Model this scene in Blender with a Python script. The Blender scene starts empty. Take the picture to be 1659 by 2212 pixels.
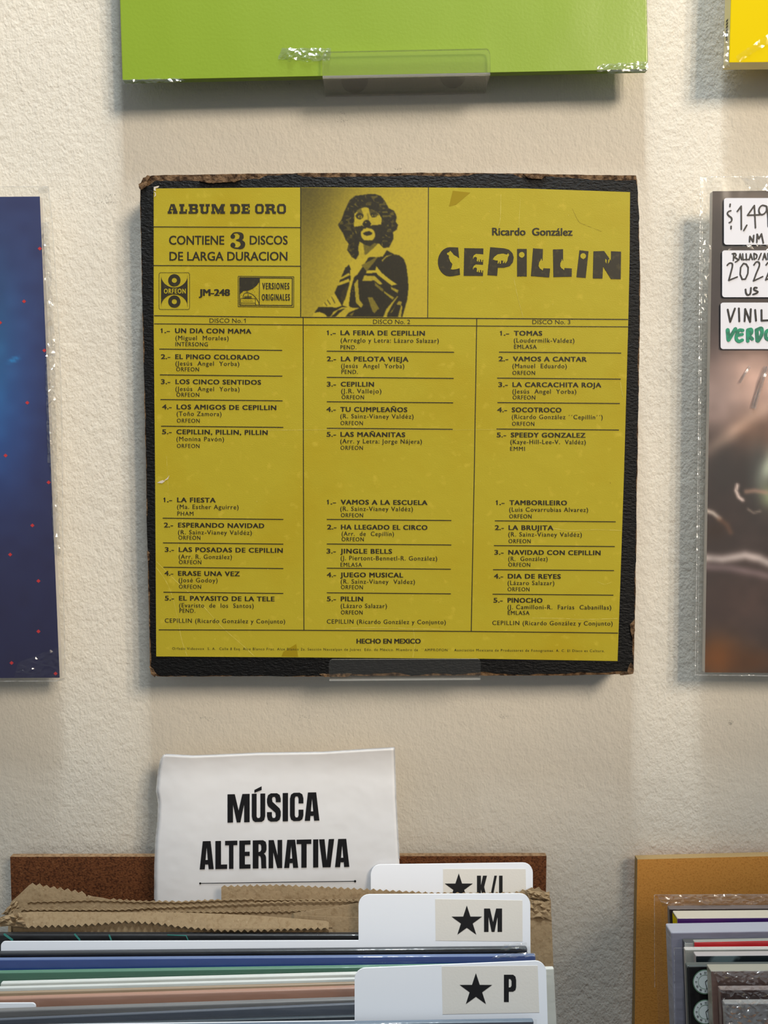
import bpy, bmesh, math, random
import numpy as np
from mathutils import Vector, Matrix
from mathutils.geometry import tessellate_polygon
random.seed(7)
rng = np.random.default_rng(7)
S = bpy.context.scene
C = S.collection

# ------------------------------------------------------------------ camera
F = 1661.0; CX = 829.5; CY = 1106.0
CAM = Vector((0.0, -0.52, 1.45)); PITCH = math.radians(3.4)
cd = bpy.data.cameras.new('camera'); cam = bpy.data.objects.new('camera', cd); C.objects.link(cam)
cd.sensor_fit = 'HORIZONTAL'; cd.sensor_width = 36.0; cd.lens = 36.0 * F / 1659.0
cd.clip_start = 0.01; cd.clip_end = 30
cam.location = CAM; cam.rotation_euler = (math.pi / 2 - PITCH, 0, 0)
S.camera = cam

# ------------------------------------------------------------------ light and exposure
S.view_settings.view_transform = 'Standard'; S.view_settings.look = 'None'
S.view_settings.gamma = 1.0; S.view_settings.use_curve_mapping = False
S.view_settings.exposure = 0.0
w = bpy.data.worlds.new('room_light'); S.world = w; w.use_nodes = True
# a room seen all round: pale ceiling and upper walls, dark floor and furniture below
wn = w.node_tree; bg = wn.nodes['Background']; wt = wn.nodes.new('ShaderNodeTexCoord'); sp_ = wn.nodes.new('ShaderNodeSeparateXYZ')
wr = wn.nodes.new('ShaderNodeMapRange'); wr.inputs[1].default_value = -0.35; wr.inputs[2].default_value = 0.35
wm = wn.nodes.new('ShaderNodeMix'); wm.data_type = 'RGBA'; wm.inputs[6].default_value = (0.58, 0.60, 0.60, 1); wm.inputs[7].default_value = (0.92, 1.0, 1.06, 1)
wn.links.new(wt.outputs['Generated'], sp_.inputs[0]); wn.links.new(sp_.outputs[2], wr.inputs[0]); wn.links.new(wr.outputs[0], wm.inputs[0]); wn.links.new(wm.outputs[2], bg.inputs[0])
bg.inputs[1].default_value = 0.29
def area(name, loc, target, sx, sy, power, col):
    l = bpy.data.lights.new(name, 'AREA'); l.shape = 'RECTANGLE'; l.size = sx; l.size_y = sy
    l.energy = power; l.color = col
    o = bpy.data.objects.new(name, l); C.objects.link(o); o.location = loc
    d = Vector(target) - Vector(loc)
    o.rotation_euler = d.to_track_quat('-Z', 'Y').to_euler()
    return o
# cool ceiling tube running away from the wall, straight above the wall records
tube = area('ceiling_tube', (0.01, -0.38, 3.05), (0.01, -0.38, 0), 0.03, 0.5, 31, (0.86, 0.95, 1.0))
def spot(name, loc, target, power, col, size, blend, radius):
    l = bpy.data.lights.new(name, 'SPOT'); l.energy = power; l.color = col
    l.spot_size = math.radians(size); l.spot_blend = blend; l.shadow_soft_size = radius
    o = bpy.data.objects.new(name, l); C.objects.link(o); o.location = loc
    o.rotation_euler = (Vector(target) - Vector(loc)).to_track_quat('-Z', 'Y').to_euler()
    return o
# warm track spot from the upper right
for i in (-1, 0, 1):                                        # a cluster of narrow track lamps
    for j in (-1, 0, 1):
        spot('warm_track_spot', (1.74 + 0.29 * i - 0.08 * j, -2.5 + 0.18 * i + 0.13 * j, 3.156 + 0.29 * j), (0.1643, 0, 1.7679), 47, (1.0, 0.84, 0.65), 17.0, 0.10, 0.10)

# ------------------------------------------------------------------ pixel rays onto real planes
RX = Matrix.Rotation(-PITCH, 3, 'X')
def ray(px, py):
    return RX @ Vector(((px - CX) / F, 1.0, -(py - CY) / F))
class Lean:
    """a plane leaning back towards the wall: depth y0 at height z0, slope k"""
    def __init__(s, y0, z0, k): s.y0, s.z0, s.k = y0, z0, k
    def __sub__(s, v): return Lean(s.y0 - v, s.z0, s.k)
    def __add__(s, v): return Lean(s.y0 + v, s.z0, s.k)
    def at(s, z): return s.y0 + (z - s.z0) * s.k
def P(px, py, Y):
    """the point of the plane y = Y (or of a leaning plane) seen at photograph position px, py"""
    d = ray(px, py)
    t = (Y.y0 + (CAM.z - Y.z0) * Y.k - CAM.y) / (d.y - Y.k * d.z) if isinstance(Y, Lean) else (Y - CAM.y) / d.y
    return CAM + d * t
def lin(c):
    c = c / 255.0
    return c / 12.92 if c <= 0.04045 else ((c + 0.055) / 1.055) ** 2.4
def rgb(r, g, b): return (lin(r), lin(g), lin(b), 1.0)

# ------------------------------------------------------------------ materials
def mat(name, col, rough=0.6, spec=0.4, bump=None, coat=0.0, var=None, coat_rough=0.08, metal=0.0):
    """bump = list of (scale, strength, distance, stretch); var = (scale, dark colour, amount)"""
    m = bpy.data.materials.new(name); m.use_nodes = True
    nt = m.node_tree; b = nt.nodes['Principled BSDF']
    b.inputs['Base Color'].default_value = col
    b.inputs['Roughness'].default_value = rough
    b.inputs['Specular IOR Level'].default_value = spec
    b.inputs['Metallic'].default_value = metal
    b.inputs['Coat Weight'].default_value = coat
    b.inputs['Coat Roughness'].default_value = coat_rough
    tc = nt.nodes.new('ShaderNodeTexCoord')
    if var:
        vs = var if isinstance(var, list) else [var]
        prev = None
        for sc, c2, lo, hi in vs:
            n = nt.nodes.new('ShaderNodeTexNoise'); n.inputs['Scale'].default_value = sc; n.inputs['Detail'].default_value = 4
            nt.links.new(tc.outputs['Object'], n.inputs['Vector'])
            mr = nt.nodes.new('ShaderNodeMapRange'); mr.inputs[1].default_value = lo; mr.inputs[2].default_value = hi
            nt.links.new(n.outputs[0], mr.inputs[0])
            mx = nt.nodes.new('ShaderNodeMix'); mx.data_type = 'RGBA'
            nt.links.new(mr.outputs[0], mx.inputs[0])
            mx.inputs[6].default_value = col; mx.inputs[7].default_value = c2
            if prev: nt.links.new(prev, mx.inputs[6])
            prev = mx.outputs[2]
        nt.links.new(prev, b.inputs['Base Color'])
    last = None
    for sc, st, dist, stretch in (bump or []):
        mp = nt.nodes.new('ShaderNodeMapping'); mp.inputs['Scale'].default_value = stretch
        nt.links.new(tc.outputs['Object'], mp.inputs[0])
        n = nt.nodes.new('ShaderNodeTexNoise'); n.inputs['Scale'].default_value = sc; n.inputs['Detail'].default_value = 3
        nt.links.new(mp.outputs[0], n.inputs['Vector'])
        bp = nt.nodes.new('ShaderNodeBump'); bp.inputs['Strength'].default_value = st; bp.inputs['Distance'].default_value = dist
        nt.links.new(n.outputs[0], bp.inputs['Height'])
        if last: nt.links.new(last, bp.inputs['Normal'])
        last = bp.outputs[0]
    if last:
        nt.links.new(last, b.inputs['Normal'])
        if coat: nt.links.new(last, b.inputs['Coat Normal'])
    return m
U = (1, 1, 1)
def plastic(name, tint=(1, 1, 1), gloss=0.0, rough=0.05, bump=None, haze=0.0):
    """clear sheet: fresnel mirror over a tinted see-through, with a little milky haze"""
    m = bpy.data.materials.new(name); m.use_nodes = True; nt = m.node_tree
    nt.nodes.clear(); out = nt.nodes.new('ShaderNodeOutputMaterial')
    tr = nt.nodes.new('ShaderNodeBsdfTransparent'); tr.inputs[0].default_value = (*tint, 1)
    gl = nt.nodes.new('ShaderNodeBsdfGlossy'); gl.inputs['Roughness'].default_value = rough
    df = nt.nodes.new('ShaderNodeBsdfDiffuse'); df.inputs[0].default_value = (0.8, 0.8, 0.8, 1)
    fr = nt.nodes.new('ShaderNodeFresnel')
    ge = nt.nodes.new('ShaderNodeNewGeometry'); io = nt.nodes.new('ShaderNodeMapRange')
    io.inputs[3].default_value = 1.45; io.inputs[4].default_value = 1 / 1.45
    nt.links.new(ge.outputs['Backfacing'], io.inputs[0]); nt.links.new(io.outputs[0], fr.inputs[0])
    ad = nt.nodes.new('ShaderNodeMath'); ad.operation = 'ADD'; ad.inputs[1].default_value = gloss
    nt.links.new(fr.outputs[0], ad.inputs[0])
    m1 = nt.nodes.new('ShaderNodeMixShader'); m1.inputs[0].default_value = haze
    nt.links.new(tr.outputs[0], m1.inputs[1]); nt.links.new(df.outputs[0], m1.inputs[2])
    m2 = nt.nodes.new('ShaderNodeMixShader')
    nt.links.new(ad.outputs[0], m2.inputs[0]); nt.links.new(m1.outputs[0], m2.inputs[1]); nt.links.new(gl.outputs[0], m2.inputs[2])
    nt.links.new(m2.outputs[0], out.inputs[0])
    if bump:
        tc = nt.nodes.new('ShaderNodeTexCoord'); mp = nt.nodes.new('ShaderNodeMapping'); mp.inputs['Scale'].default_value = bump[3]
        n = nt.nodes.new('ShaderNodeTexNoise'); n.inputs['Scale'].default_value = bump[0]; n.inputs['Detail'].default_value = 2
        bp = nt.nodes.new('ShaderNodeBump'); bp.inputs['Strength'].default_value = bump[1]; bp.inputs['Distance'].default_value = bump[2]
        nt.links.new(tc.outputs['Object'], mp.inputs[0]); nt.links.new(mp.outputs[0], n.inputs['Vector'])
        nt.links.new(n.outputs[0], bp.inputs['Height'])
        for q in (gl, df): nt.links.new(bp.outputs[0], q.inputs['Normal'])
    return m
def print_mat(name, rough=0.5, coat=0.0, spec=0.4, bump=None):
    m = mat(name, (1, 1, 1, 1), rough, spec, bump, coat); nt = m.node_tree
    a = nt.nodes.new('ShaderNodeAttribute'); a.attribute_name = 'ink'
    nt.links.new(a.outputs['Color'], nt.nodes['Principled BSDF'].inputs['Base Color'])
    return m

M = {}
M['wall'] = mat('painted_plaster', (0.72, 0.68, 0.595, 1), 0.7, 0.25,
    [(26, 0.10, 0.008, (1, 1, 1)), (330, 0.40, 0.0016, (1, 1, 0.7)), (760, 0.40, 0.0007, (1, 1, 0.7))],
    var=[(9, (0.68, 0.65, 0.58, 1), 0.45, 0.7)])
M['gold'] = mat('gold_printed_paper', rgb(172, 158, 44), 0.5, 0.15, [(30, 0.12, 0.004, U), (1500, 0.3, 0.0003, U)],
    var=[(14, rgb(168, 148, 32), 0.5, 0.75), (160, rgb(188, 169, 56), 0.60, 0.8)])
M['ink'] = mat('black_ink', rgb(42, 38, 26), 0.55, 0.3)
M['ink_faded'] = mat('faded_black_ink', rgb(44, 40, 27), 0.55, 0.3, var=(300, rgb(66, 60, 36), 0.55, 0.75))
M['leather'] = mat('black_leatherette', rgb(9, 9, 10), 0.55, 0.22, [(420, 0.7, 0.0012, (1, 1, 2.2)), (1200, 0.3, 0.0004, U)])
M['board'] = mat('raw_cardboard', rgb(118, 94, 70), 0.9, 0.1, [(500, 0.8, 0.0015, U)], var=(300, rgb(54, 40, 30), 0.40, 0.62))
M['crease'] = mat('worn_crease', rgb(200, 186, 90), 0.6, 0.2)
M['crease_dark'] = mat('dark_crease', rgb(140, 120, 32), 0.6, 0.3)
M['chip'] = mat('chipped_paper', rgb(205, 195, 180), 0.8, 0.1)
M['stain'] = mat('tape_stain', rgb(150, 130, 22), 0.5, 0.15)
M['green'] = mat('green_glossy_sleeve', rgb(132, 160, 24), 0.42, 0.4, [(7, 0.35, 0.01, (1, 1, 0.5)), (500, 0.12, 0.0006, U)], coat=0.85, coat_rough=0.12)
M['green_back'] = mat('green_sleeve_edge', rgb(96, 124, 20), 0.5)
M['yellow'] = mat('yellow_glossy_sleeve', rgb(220, 194, 6), 0.75, 0.06, [(16, 0.10, 0.01, (1, 1, 0.4))])
M['cream_spine'] = mat('cream_spine', rgb(226, 212, 150), 0.5)
M['white_board'] = mat('white_card_edge', rgb(222, 216, 208), 0.7, 0.2)
M['acrylic'] = plastic('clear_acrylic', (0.985, 0.985, 0.97), 0.0, 0.03, None, 0.008)
M['acrylic_shelf'] = plastic('clear_acrylic_shelf', (0.975, 0.975, 0.96), 0.0, 0.05, None, 0.08)
M['acrylic_edge'] = plastic('acrylic_cut_edge', (0.82, 0.82, 0.79), 0.10, 0.2, None, 0.30)
M['pad'] = mat('adhesive_pad', rgb(128, 124, 112), 0.7)
M['film'] = plastic('clear_film', (0.985, 0.985, 0.98), 0.0, 0.10, (26, 0.35, 0.006, (1, 1, 0.35)), 0.006)
M['film_crumpled'] = plastic('crumpled_film', (0.985, 0.985, 0.98), 0.18, 0.15, (90, 0.5, 0.005, (1, 1, 1)), 0.03)
M['film_edge'] = plastic('film_seam', (0.95, 0.95, 0.93), 0.12, 0.2, (220, 0.6, 0.004, U), 0.22)
M['white_plastic'] = mat('white_plastic_card', rgb(240, 241, 246), 0.45, 0.4)
M['sticker'] = mat('cream_sticker', rgb(226, 220, 211), 0.6, 0.3, [(900, 0.2, 0.0003, U)])
M['price_sticker'] = mat('white_price_sticker', rgb(222, 224, 234), 0.55, 0.3)
M['marker'] = mat('black_marker', rgb(16, 15, 18), 0.5)
M['marker_green'] = mat('green_marker', rgb(8, 140, 104), 0.5, var=(300, rgb(8, 108, 84), 0.45, 0.6))
M['paper'] = mat('laminated_paper', rgb(236, 235, 236), 0.35, 0.4, [(30, 0.25, 0.005, U)], coat=0.25, coat_rough=0.2)
M['laminate'] = plastic('laminate_margin', (0.92, 0.93, 0.95), 0.05, 0.1, (60, 0.6, 0.005, U), 0.4)
M['hardboard'] = mat('brown_hardboard', rgb(118, 72, 43), 0.75, 0.2, [(900, 0.5, 0.0008, U)], var=[(700, rgb(76, 43, 25), 0.45, 0.65), (260, rgb(140, 92, 58), 0.62, 0.75)])
M['hardboard_edge'] = mat('hardboard_edge', rgb(150, 122, 92), 0.85, 0.1, [(900, 0.5, 0.0006, U)], var=(400, rgb(110, 84, 60), 0.45, 0.7))
M['mdf'] = mat('golden_fibreboard', rgb(220, 154, 74), 0.65, 0.25, [(900, 0.25, 0.0005, U)], var=[(900, rgb(200, 134, 60), 0.5, 0.7), (420, rgb(136, 88, 40), 0.74, 0.78)])
M['mdf_edge'] = mat('fibreboard_edge', rgb(160, 134, 92), 0.8, 0.15, [(700, 0.4, 0.0006, U)])
M['kraft'] = mat('kraft_paper', rgb(156, 133, 102), 0.8, 0.15, [(60, 0.5, 0.004, U), (700, 0.35, 0.0006, U)], var=[(420, rgb(140, 116, 86), 0.5, 0.7), (600, rgb(180, 158, 126), 0.66, 0.75)])
M['red'] = mat('red_print', rgb(206, 44, 52), 0.45)
M['dark_floor'] = mat('shop_floor', rgb(92, 84, 76), 0.6, 0.3, var=(5, rgb(80, 72, 64), 0.4, 0.6))

# ------------------------------------------------------------------ object helpers
def setp(o, label=None, cat=None, group=None, kind=None):
    if label: o['label'] = label
    if cat: o['category'] = cat
    if group: o['group'] = group
    if kind: o['kind'] = kind
    return o
def thing(name, label, cat, loc, group=None):
    o = bpy.data.objects.new(name, None); C.objects.link(o); o.location = loc
    o.empty_display_size = 0.02
    return setp(o, label, cat, group)
def link(name, me, m, parent=None, label=None):
    """link a mesh given in world coordinates; parented meshes keep their place"""
    o = bpy.data.objects.new(name, me); C.objects.link(o)
    for q in (m if isinstance(m, (list, tuple)) else [m]): me.materials.append(q)
    if parent:
        o.parent = parent
        chain = parent.location.copy(); pp = parent.parent
        while pp: chain += pp.location; pp = pp.parent
        me.transform(Matrix.Translation(-chain))
    else:
        c = sum((v.co for v in me.vertices), Vector()) / max(1, len(me.vertices))
        me.transform(Matrix.Translation(-c)); o.location = c
    if label: o['label'] = label
    return o
class MB:
    """collects faces in world coordinates"""
    def __init__(s): s.v = []; s.f = []; s.mi = []; s.k = 0
    def lift(s): s.k += 1; return (s.k % 24) * 3e-6
    def face(s, pts, mi=0):
        n = len(s.v); s.v += [Vector(p) for p in pts]; s.f.append(list(range(n, n + len(pts)))); s.mi.append(mi)
    def flat(s, pix, Y, mi=0):
        """a flat polygon on the plane y = Y, outline in photograph positions"""
        Y = Y - s.lift(); pts = [P(x, y, Y) for x, y in pix]
        n = len(s.v); s.v += pts
        for t in tessellate_polygon([[Vector((p.x, p.z, 0)) for p in pts]]):
            a, b, c = (pts[i] for i in t)
            if (b - a).cross(c - a).y > 0: t = (t[0], t[2], t[1])
            s.f.append([n + i for i in t]); s.mi.append(mi)
    def prism(s, pts, thick, mi=0, mside=None, mback=None):
        """polygon facing the viewer, pushed back by thick towards the wall"""
        mside = mi if mside is None else mside
        n0 = len(s.v); k = len(pts); s.v += [Vector(p) for p in pts]
        tri = tessellate_polygon([[Vector((p.x, p.z, 0)) for p in s.v[n0:]]])
        s.v += [p + Vector((0, thick, 0)) for p in s.v[n0:n0 + k]]
        for t in tri:
            a, b, c = (s.v[n0 + i] for i in t)
            if (b - a).cross(c - a).y > 0: t = (t[0], t[2], t[1])
            s.f.append([n0 + i for i in t]); s.mi.append(mi)
            s.f.append([n0 + k + i for i in reversed(t)]); s.mi.append(mi if mback is None else mback)
        ar = sum(s.v[n0 + i].x * s.v[n0 + (i + 1) % k].z - s.v[n0 + (i + 1) % k].x * s.v[n0 + i].z for i in range(k))
        for i in range(k):
            j = (i + 1) % k
            q = [n0 + i, n0 + k + i, n0 + k + j, n0 + j] if ar > 0 else [n0 + i, n0 + j, n0 + k + j, n0 + k + i]
            s.f.append(q); s.mi.append(mside)
    def box(s, lo, hi, mi=0):
        x0, y0, z0 = lo; x1, y1, z1 = hi
        s.prism([(x0, y0, z0), (x1, y0, z0), (x1, y0, z1), (x0, y0, z1)], y1 - y0, mi)
    def mesh(s, name):
        me = bpy.data.meshes.new(name); me.from_pydata([tuple(v) for v in s.v], [], s.f)
        for p, k in zip(me.polygons, s.mi): p.material_index = k
        me.update(); return me
    def build(s, name, m, parent=None, label=None, bevel=0.0):
        o = link(name, s.mesh(name), m, parent, label)
        if bevel:
            b = o.modifiers.new('bevel', 'BEVEL'); b.width = bevel; b.segments = 3; b.limit_method = 'ANGLE'; b.angle_limit = math.radians(40)
            for p in o.data.polygons: p.use_smooth = True
            b.harden_normals = True
        return o
def jag(pts, step, amp, rnd=random):
    """break the edges of an outline into small irregular steps"""
    out = []
    for i, (x0, y0) in enumerate(pts):
        x1, y1 = pts[(i + 1) % len(pts)]; d = math.hypot(x1 - x0, y1 - y0); n = max(1, int(d / step))
        nx, ny = -(y1 - y0) / d, (x1 - x0) / d; wlk = 0.0
        for k in range(n):
            t = k / n; wlk = 0.75 * wlk + rnd.uniform(-amp, amp)
            if k == 0: wlk = 0.0
            out.append((x0 + (x1 - x0) * t + nx * wlk, y0 + (y1 - y0) * t + ny * wlk))
    return out
def band(p0, p1, w0, w1=None):
    w1 = w0 if w1 is None else w1
    d = math.hypot(p1[0] - p0[0], p1[1] - p0[1]) or 1; nx, ny = -(p1[1] - p0[1]) / d / 2, (p1[0] - p0[0]) / d / 2
    return [(p0[0] + nx * w0, p0[1] + ny * w0), (p1[0] + nx * w1, p1[1] + ny * w1), (p1[0] - nx * w1, p1[1] - ny * w1), (p0[0] - nx * w0, p0[1] - ny * w0)]
def circ(cx, cy, r, n=28, a0=0, a1=360, ry=None):
    ry = r if ry is None else ry
    m = n if a1 - a0 >= 360 else n + 1
    return [(cx + r * math.cos(math.radians(a0 + (a1 - a0) * i / n)), cy + ry * math.sin(math.radians(a0 + (a1 - a0) * i / n))) for i in range(m)]
def ring(mb, cx, cy, r0, r1, Y, n=36, mi=0, ky=1.0):
    a = circ(cx, cy, r1, n, ry=r1 * ky); b = circ(cx, cy, r0, n, ry=r0 * ky)
    for i in range(n):
        j = (i + 1) % n; mb.flat([a[i], a[j], b[j], b[i]], Y, mi)
def stroke(mb, pts, wd, Y, mi=0):
    """a pen stroke: bands with round joints"""
    for a, b in zip(pts, pts[1:]): mb.flat(band(a, b, wd), Y, mi)
    for p in pts: mb.flat(circ(p[0], p[1], wd / 2, 10), Y, mi)
def smooth(pts, n=5):
    out = []
    for i in range(len(pts) - 1):
        p0 = pts[max(0, i - 1)]; p1 = pts[i]; p2 = pts[i + 1]; p3 = pts[min(len(pts) - 1, i + 2)]
        for k in range(n):
            t = k / n
            out.append(tuple(0.5 * (2 * p1[a] + (p2[a] - p0[a]) * t + (2 * p0[a] - 5 * p1[a] + 4 * p2[a] - p3[a]) * t * t + (3 * p1[a] - p0[a] - 3 * p2[a] + p3[a]) * t ** 3) for a in (0, 1)))
    out.append(pts[-1]); return out
def rrect(x0, y0, x1, y1, r, n=6, corners='abcd'):
    o = []
    for c, (cx, cy, a) in zip('abcd', ((x0 + r, y0 + r, 180), (x1 - r, y0 + r, 270), (x1 - r, y1 - r, 0), (x0 + r, y1 - r, 90))):
        if c in corners: o += circ(cx, cy, r, n, a, a + 90)
        else: o.append({'a': (x0, y0), 'b': (x1, y0), 'c': (x1, y1), 'd': (x0, y1)}[c])
    return o
# text set in the program's own typeface and fitted between two photograph positions
_fc = bpy.data.curves.new('type', 'FONT'); _fo = bpy.data.objects.new('type', _fc); C.objects.link(_fo)
_fc.resolution_u = 3; _fc.size = 1.0
_cap = {}
_cache = {}
def glyphs(t, off, space=1.0):
    k = (t, off, space)
    if k not in _cache:
        _fc.body = t; _fc.offset = off; _fc.space_character = space; bpy.context.view_layer.update()
        me = bpy.data.meshes.new_from_object(_fo.evaluated_get(bpy.context.evaluated_depsgraph_get()))
        _cache[k] = ([(v.co.x, v.co.y) for v in me.vertices], [list(p.vertices) for p in me.polygons])
        bpy.data.meshes.remove(me)
    return _cache[k]
def text(mb, t, xl, xr, yb, cap, Y, off=0.0, slope=0.0, mi=0, space=1.0, shear=0.0):
    vs, fs = glyphs(t, off, space)
    if off not in _cap:
        h = glyphs('H', off)[0]; _cap[off] = (min(p[1] for p in h), max(p[1] for p in h))
    c0, c1 = _cap[off]; u0 = min(p[0] for p in vs); u1 = max(p[0] for p in vs); n = len(mb.v); Y = Y - mb.lift()
    for u, v in vs:
        dx = (u - u0) / (u1 - u0) * (xr - xl); h = (v - c0) / (c1 - c0) * cap
        mb.v.append(P(xl + dx + shear * h, yb + slope * dx - h, Y))
    for f in fs:
        a, b, c = (mb.v[n + i] for i in f[:3])
        mb.f.append([n + i for i in (f if (b - a).cross(c - a).y < 0 else f[::-1])]); mb.mi.append(mi)
def one(mb, x, yb, cap, Y, wd):
    """a sans-serif figure one with a flag"""
    w_ = 0.42 * cap
    mb.flat([(x + w_ - wd, yb), (x + w_, yb), (x + w_, yb - cap), (x + w_ - wd * 0.8, yb - cap), (x + w_ - wd, yb - cap * 0.98)], Y)
    mb.flat([(x + w_ - wd * 0.6, yb - cap), (x + w_ - wd * 0.6, yb - cap * 0.72), (x, yb - cap * 0.66), (x, yb - cap * 0.80), (x + w_ - wd * 1.2, yb - cap * 0.90)], Y)
def bold(mb, t, xl, xr, yb, cap, Y, slope=0.0, space=1.0, dx=0.55, off=0.0):
    dx *= 1.12
    for q, h in ((-dx, -.2), (-dx / 2, .2), (0, -.2), (dx / 2, .2), (dx, -.2), (dx, .2), (-dx, .2)): text(mb, t, xl + dx + q, xr - dx + q, yb + h, cap, Y, off, slope, 0, space)
def number(mb, n, xl, xr, yb, cap, Y):
    if n[0] == '1':
        one(mb, xl, yb, cap, Y, 2.6); bold(mb, n[1:], xl + 0.40 * (xr - xl), xr, yb, cap * .98, Y)
    else: bold(mb, n, xl, xr, yb, cap, Y, dx=.38)
# a printed picture: a fine grid whose ink is mixed point by point
def print_grid(name, quad, nx, ny, Y, fn, m, parent):
    (x0, y0), (x1, y1), (x2, y2), (x3, y3) = quad
    s, t = np.meshgrid(np.linspace(0, 1, nx), np.linspace(0, 1, ny))
    px = (x0 * (1 - s) + x1 * s) * (1 - t) + (x3 * (1 - s) + x2 * s) * t
    py = (y0 * (1 - s) + y1 * s) * (1 - t) + (y3 * (1 - s) + y2 * s) * t
    col = fn(px, py)                                   # display colours 0..255
    c = np.clip(col / 255.0, 0, 1); c = np.where(c <= 0.04045, c / 12.92, ((c + 0.055) / 1.055) ** 2.4)
    vs = [tuple(P(a, b, Y)) for a, b in zip(px.ravel(), py.ravel())]
    fs = [(j * nx + i, (j + 1) * nx + i, (j + 1) * nx + i + 1, j * nx + i + 1) for j in range(ny - 1) for i in range(nx - 1)]
    me = bpy.data.meshes.new(name); me.from_pydata(vs, [], fs)
    at = me.color_attributes.new('ink', 'FLOAT_COLOR', 'POINT')
    at.data.foreach_set('color', np.concatenate([c.reshape(-1, 3), np.ones((nx * ny, 1))], 1).astype(np.float32).ravel())
    me.update(); return link(name, me, m, parent)
def inside(px, py, poly):
    r = np.zeros(px.shape, bool); n = len(poly)
    for i in range(n):
        x0, y0 = poly[i]; x1, y1 = poly[(i + 1) % n]
        if y0 == y1: continue
        r ^= ((y0 > py) != (y1 > py)) & (px < (x1 - x0) * (py - y0) / (y1 - y0) + x0)
    return r
def soft(a, k=1):
    for _ in range(k):
        p = np.pad(a, 1, mode='edge')
        a = (p[:-2, 1:-1] + p[2:, 1:-1] + p[1:-1, :-2] + p[1:-1, 2:] + 2 * p[1:-1, 1:-1]) / 6
    return a
def gauss(px, py, cx, cy, sx, sy, ang=0):
    a = math.radians(ang); u = (px - cx) * math.cos(a) + (py - cy) * math.sin(a); v = -(px - cx) * math.sin(a) + (py - cy) * math.cos(a)
    return np.exp(-(u / sx) ** 2 - (v / sy) ** 2)
def vnoise(px, py, sc, seed=0):
    """smooth value noise in photograph units"""
    r = np.random.default_rng(seed).random((256, 256)); x = px / sc + 40; y = py / sc + 40
    xi = np.floor(x).astype(int); yi = np.floor(y).astype(int); fx = x - xi; fy = y - yi
    fx = fx * fx * (3 - 2 * fx); fy = fy * fy * (3 - 2 * fy); g = lambda a, b: r[b % 256, a % 256]
    return (g(xi, yi) * (1 - fx) + g(xi + 1, yi) * fx) * (1 - fy) + (g(xi, yi + 1) * (1 - fx) + g(xi + 1, yi + 1) * fx) * fy

# ------------------------------------------------------------------ the setting
mb = MB(); mb.box((-1.6, 0, 0), (1.6, 0.1, 2.6)); setp(mb.build('wall_back', M['wall']), kind='structure')
mb = MB(); mb.box((-1.6, -1.9, -0.05), (1.6, 0.1, 0.0)); setp(mb.build('floor', M['dark_floor']), kind='structure')

wall = bpy.data.objects['wall_back']
M['scuff'] = mat('wall_scuff', (0.50, 0.48, 0.43, 1), 0.7, 0.2, [(230, 0.4, 0.002, U)])
mb = MB(); rr = random.Random(12)
for x, y, sx_, sy_, n in ((222, 436, 26, 5, 26), (238, 425, 14, 9, 12), (742, 252, 16, 16, 22), (860, 365, 12, 3, 10), (1280, 545, 5, 12, 8), (1490, 575, 16, 8, 10), (1088, 1548, 14, 6, 18), (1579, 1562, 7, 6, 18), (660, 1548, 30, 8, 16), (440, 1552, 24, 4, 14), (625, 180, 4, 4, 4)):
    for i in range(n): mb.flat(circ(x + rr.gauss(0, sx_ * .5), y + rr.gauss(0, sy_ * .5), rr.uniform(.4, 1.6), 7, ry=rr.uniform(.4, 1.2)), -0.0001)
mb.build('scuff_mark', M['scuff'], wall, 'small grey scuffs on the plaster')

# ================================================================== the boxed album in the middle
YB = -0.026
album = thing('boxed_record_set', 'worn black boxed record set with gold printed back, centre of the wall', 'record', P(840, 1458, -0.013))
rnd = random.Random(3)
outer = [(303, 398), (309, 384), (330, 379), (480, 376), (640, 374), (900, 373), (1060, 374), (1240, 377), (1374, 379), (1377, 400), (1381, 520), (1383, 610), (1381, 760),
         (1377, 1000), (1373, 1290), (1369, 1440), (1365, 1456), (1200, 1459), (1040, 1459), (860, 1460), (600, 1461), (420, 1461), (340, 1461), (329, 1456), (324, 1440), (319, 1200), (314, 960), (309, 720), (303, 470)]
mb = MB(); mb.prism([P(x, y, YB + 0.0006) for x, y in jag(outer, 9, 0.5, rnd)], 0.0245)
mb.build('cardboard_box', M['board'], album)
cover = [(304, 410), (322, 400), (334, 391), (420, 391), (500, 389), (560, 387), (578, 379), (640, 376), (655, 382), (800, 381), (900, 379), (1010, 380), (1030, 375), (1108, 376), (1125, 384), (1200, 383), (1280, 389), (1330, 390),
         (1374, 389), (1377, 404), (1380, 520), (1381.5, 610), (1379, 760), (1375.5, 1000), (1372, 1290), (1371, 1335), (1364, 1360), (1366, 1400), (1368, 1440), (1363, 1450), (1300, 1453), (1250, 1452), (1200, 1455), (1130, 1457), (1040, 1451), (1000, 1456), (930, 1455), (890, 1459), (860, 1452), (800, 1456), (740, 1455),
         (700, 1459), (600, 1460), (500, 1459), (420, 1460), (345, 1459), (331, 1450), (326, 1436), (321.5, 1200), (319, 1192), (316, 960), (310.5, 720), (304.5, 470)]
mb = MB(); mb.prism([P(x, y, YB) for x, y in jag(cover, 6, 0.9, rnd)], 0.0006)
mb.build('black_cover', M['leather'], album)
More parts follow.
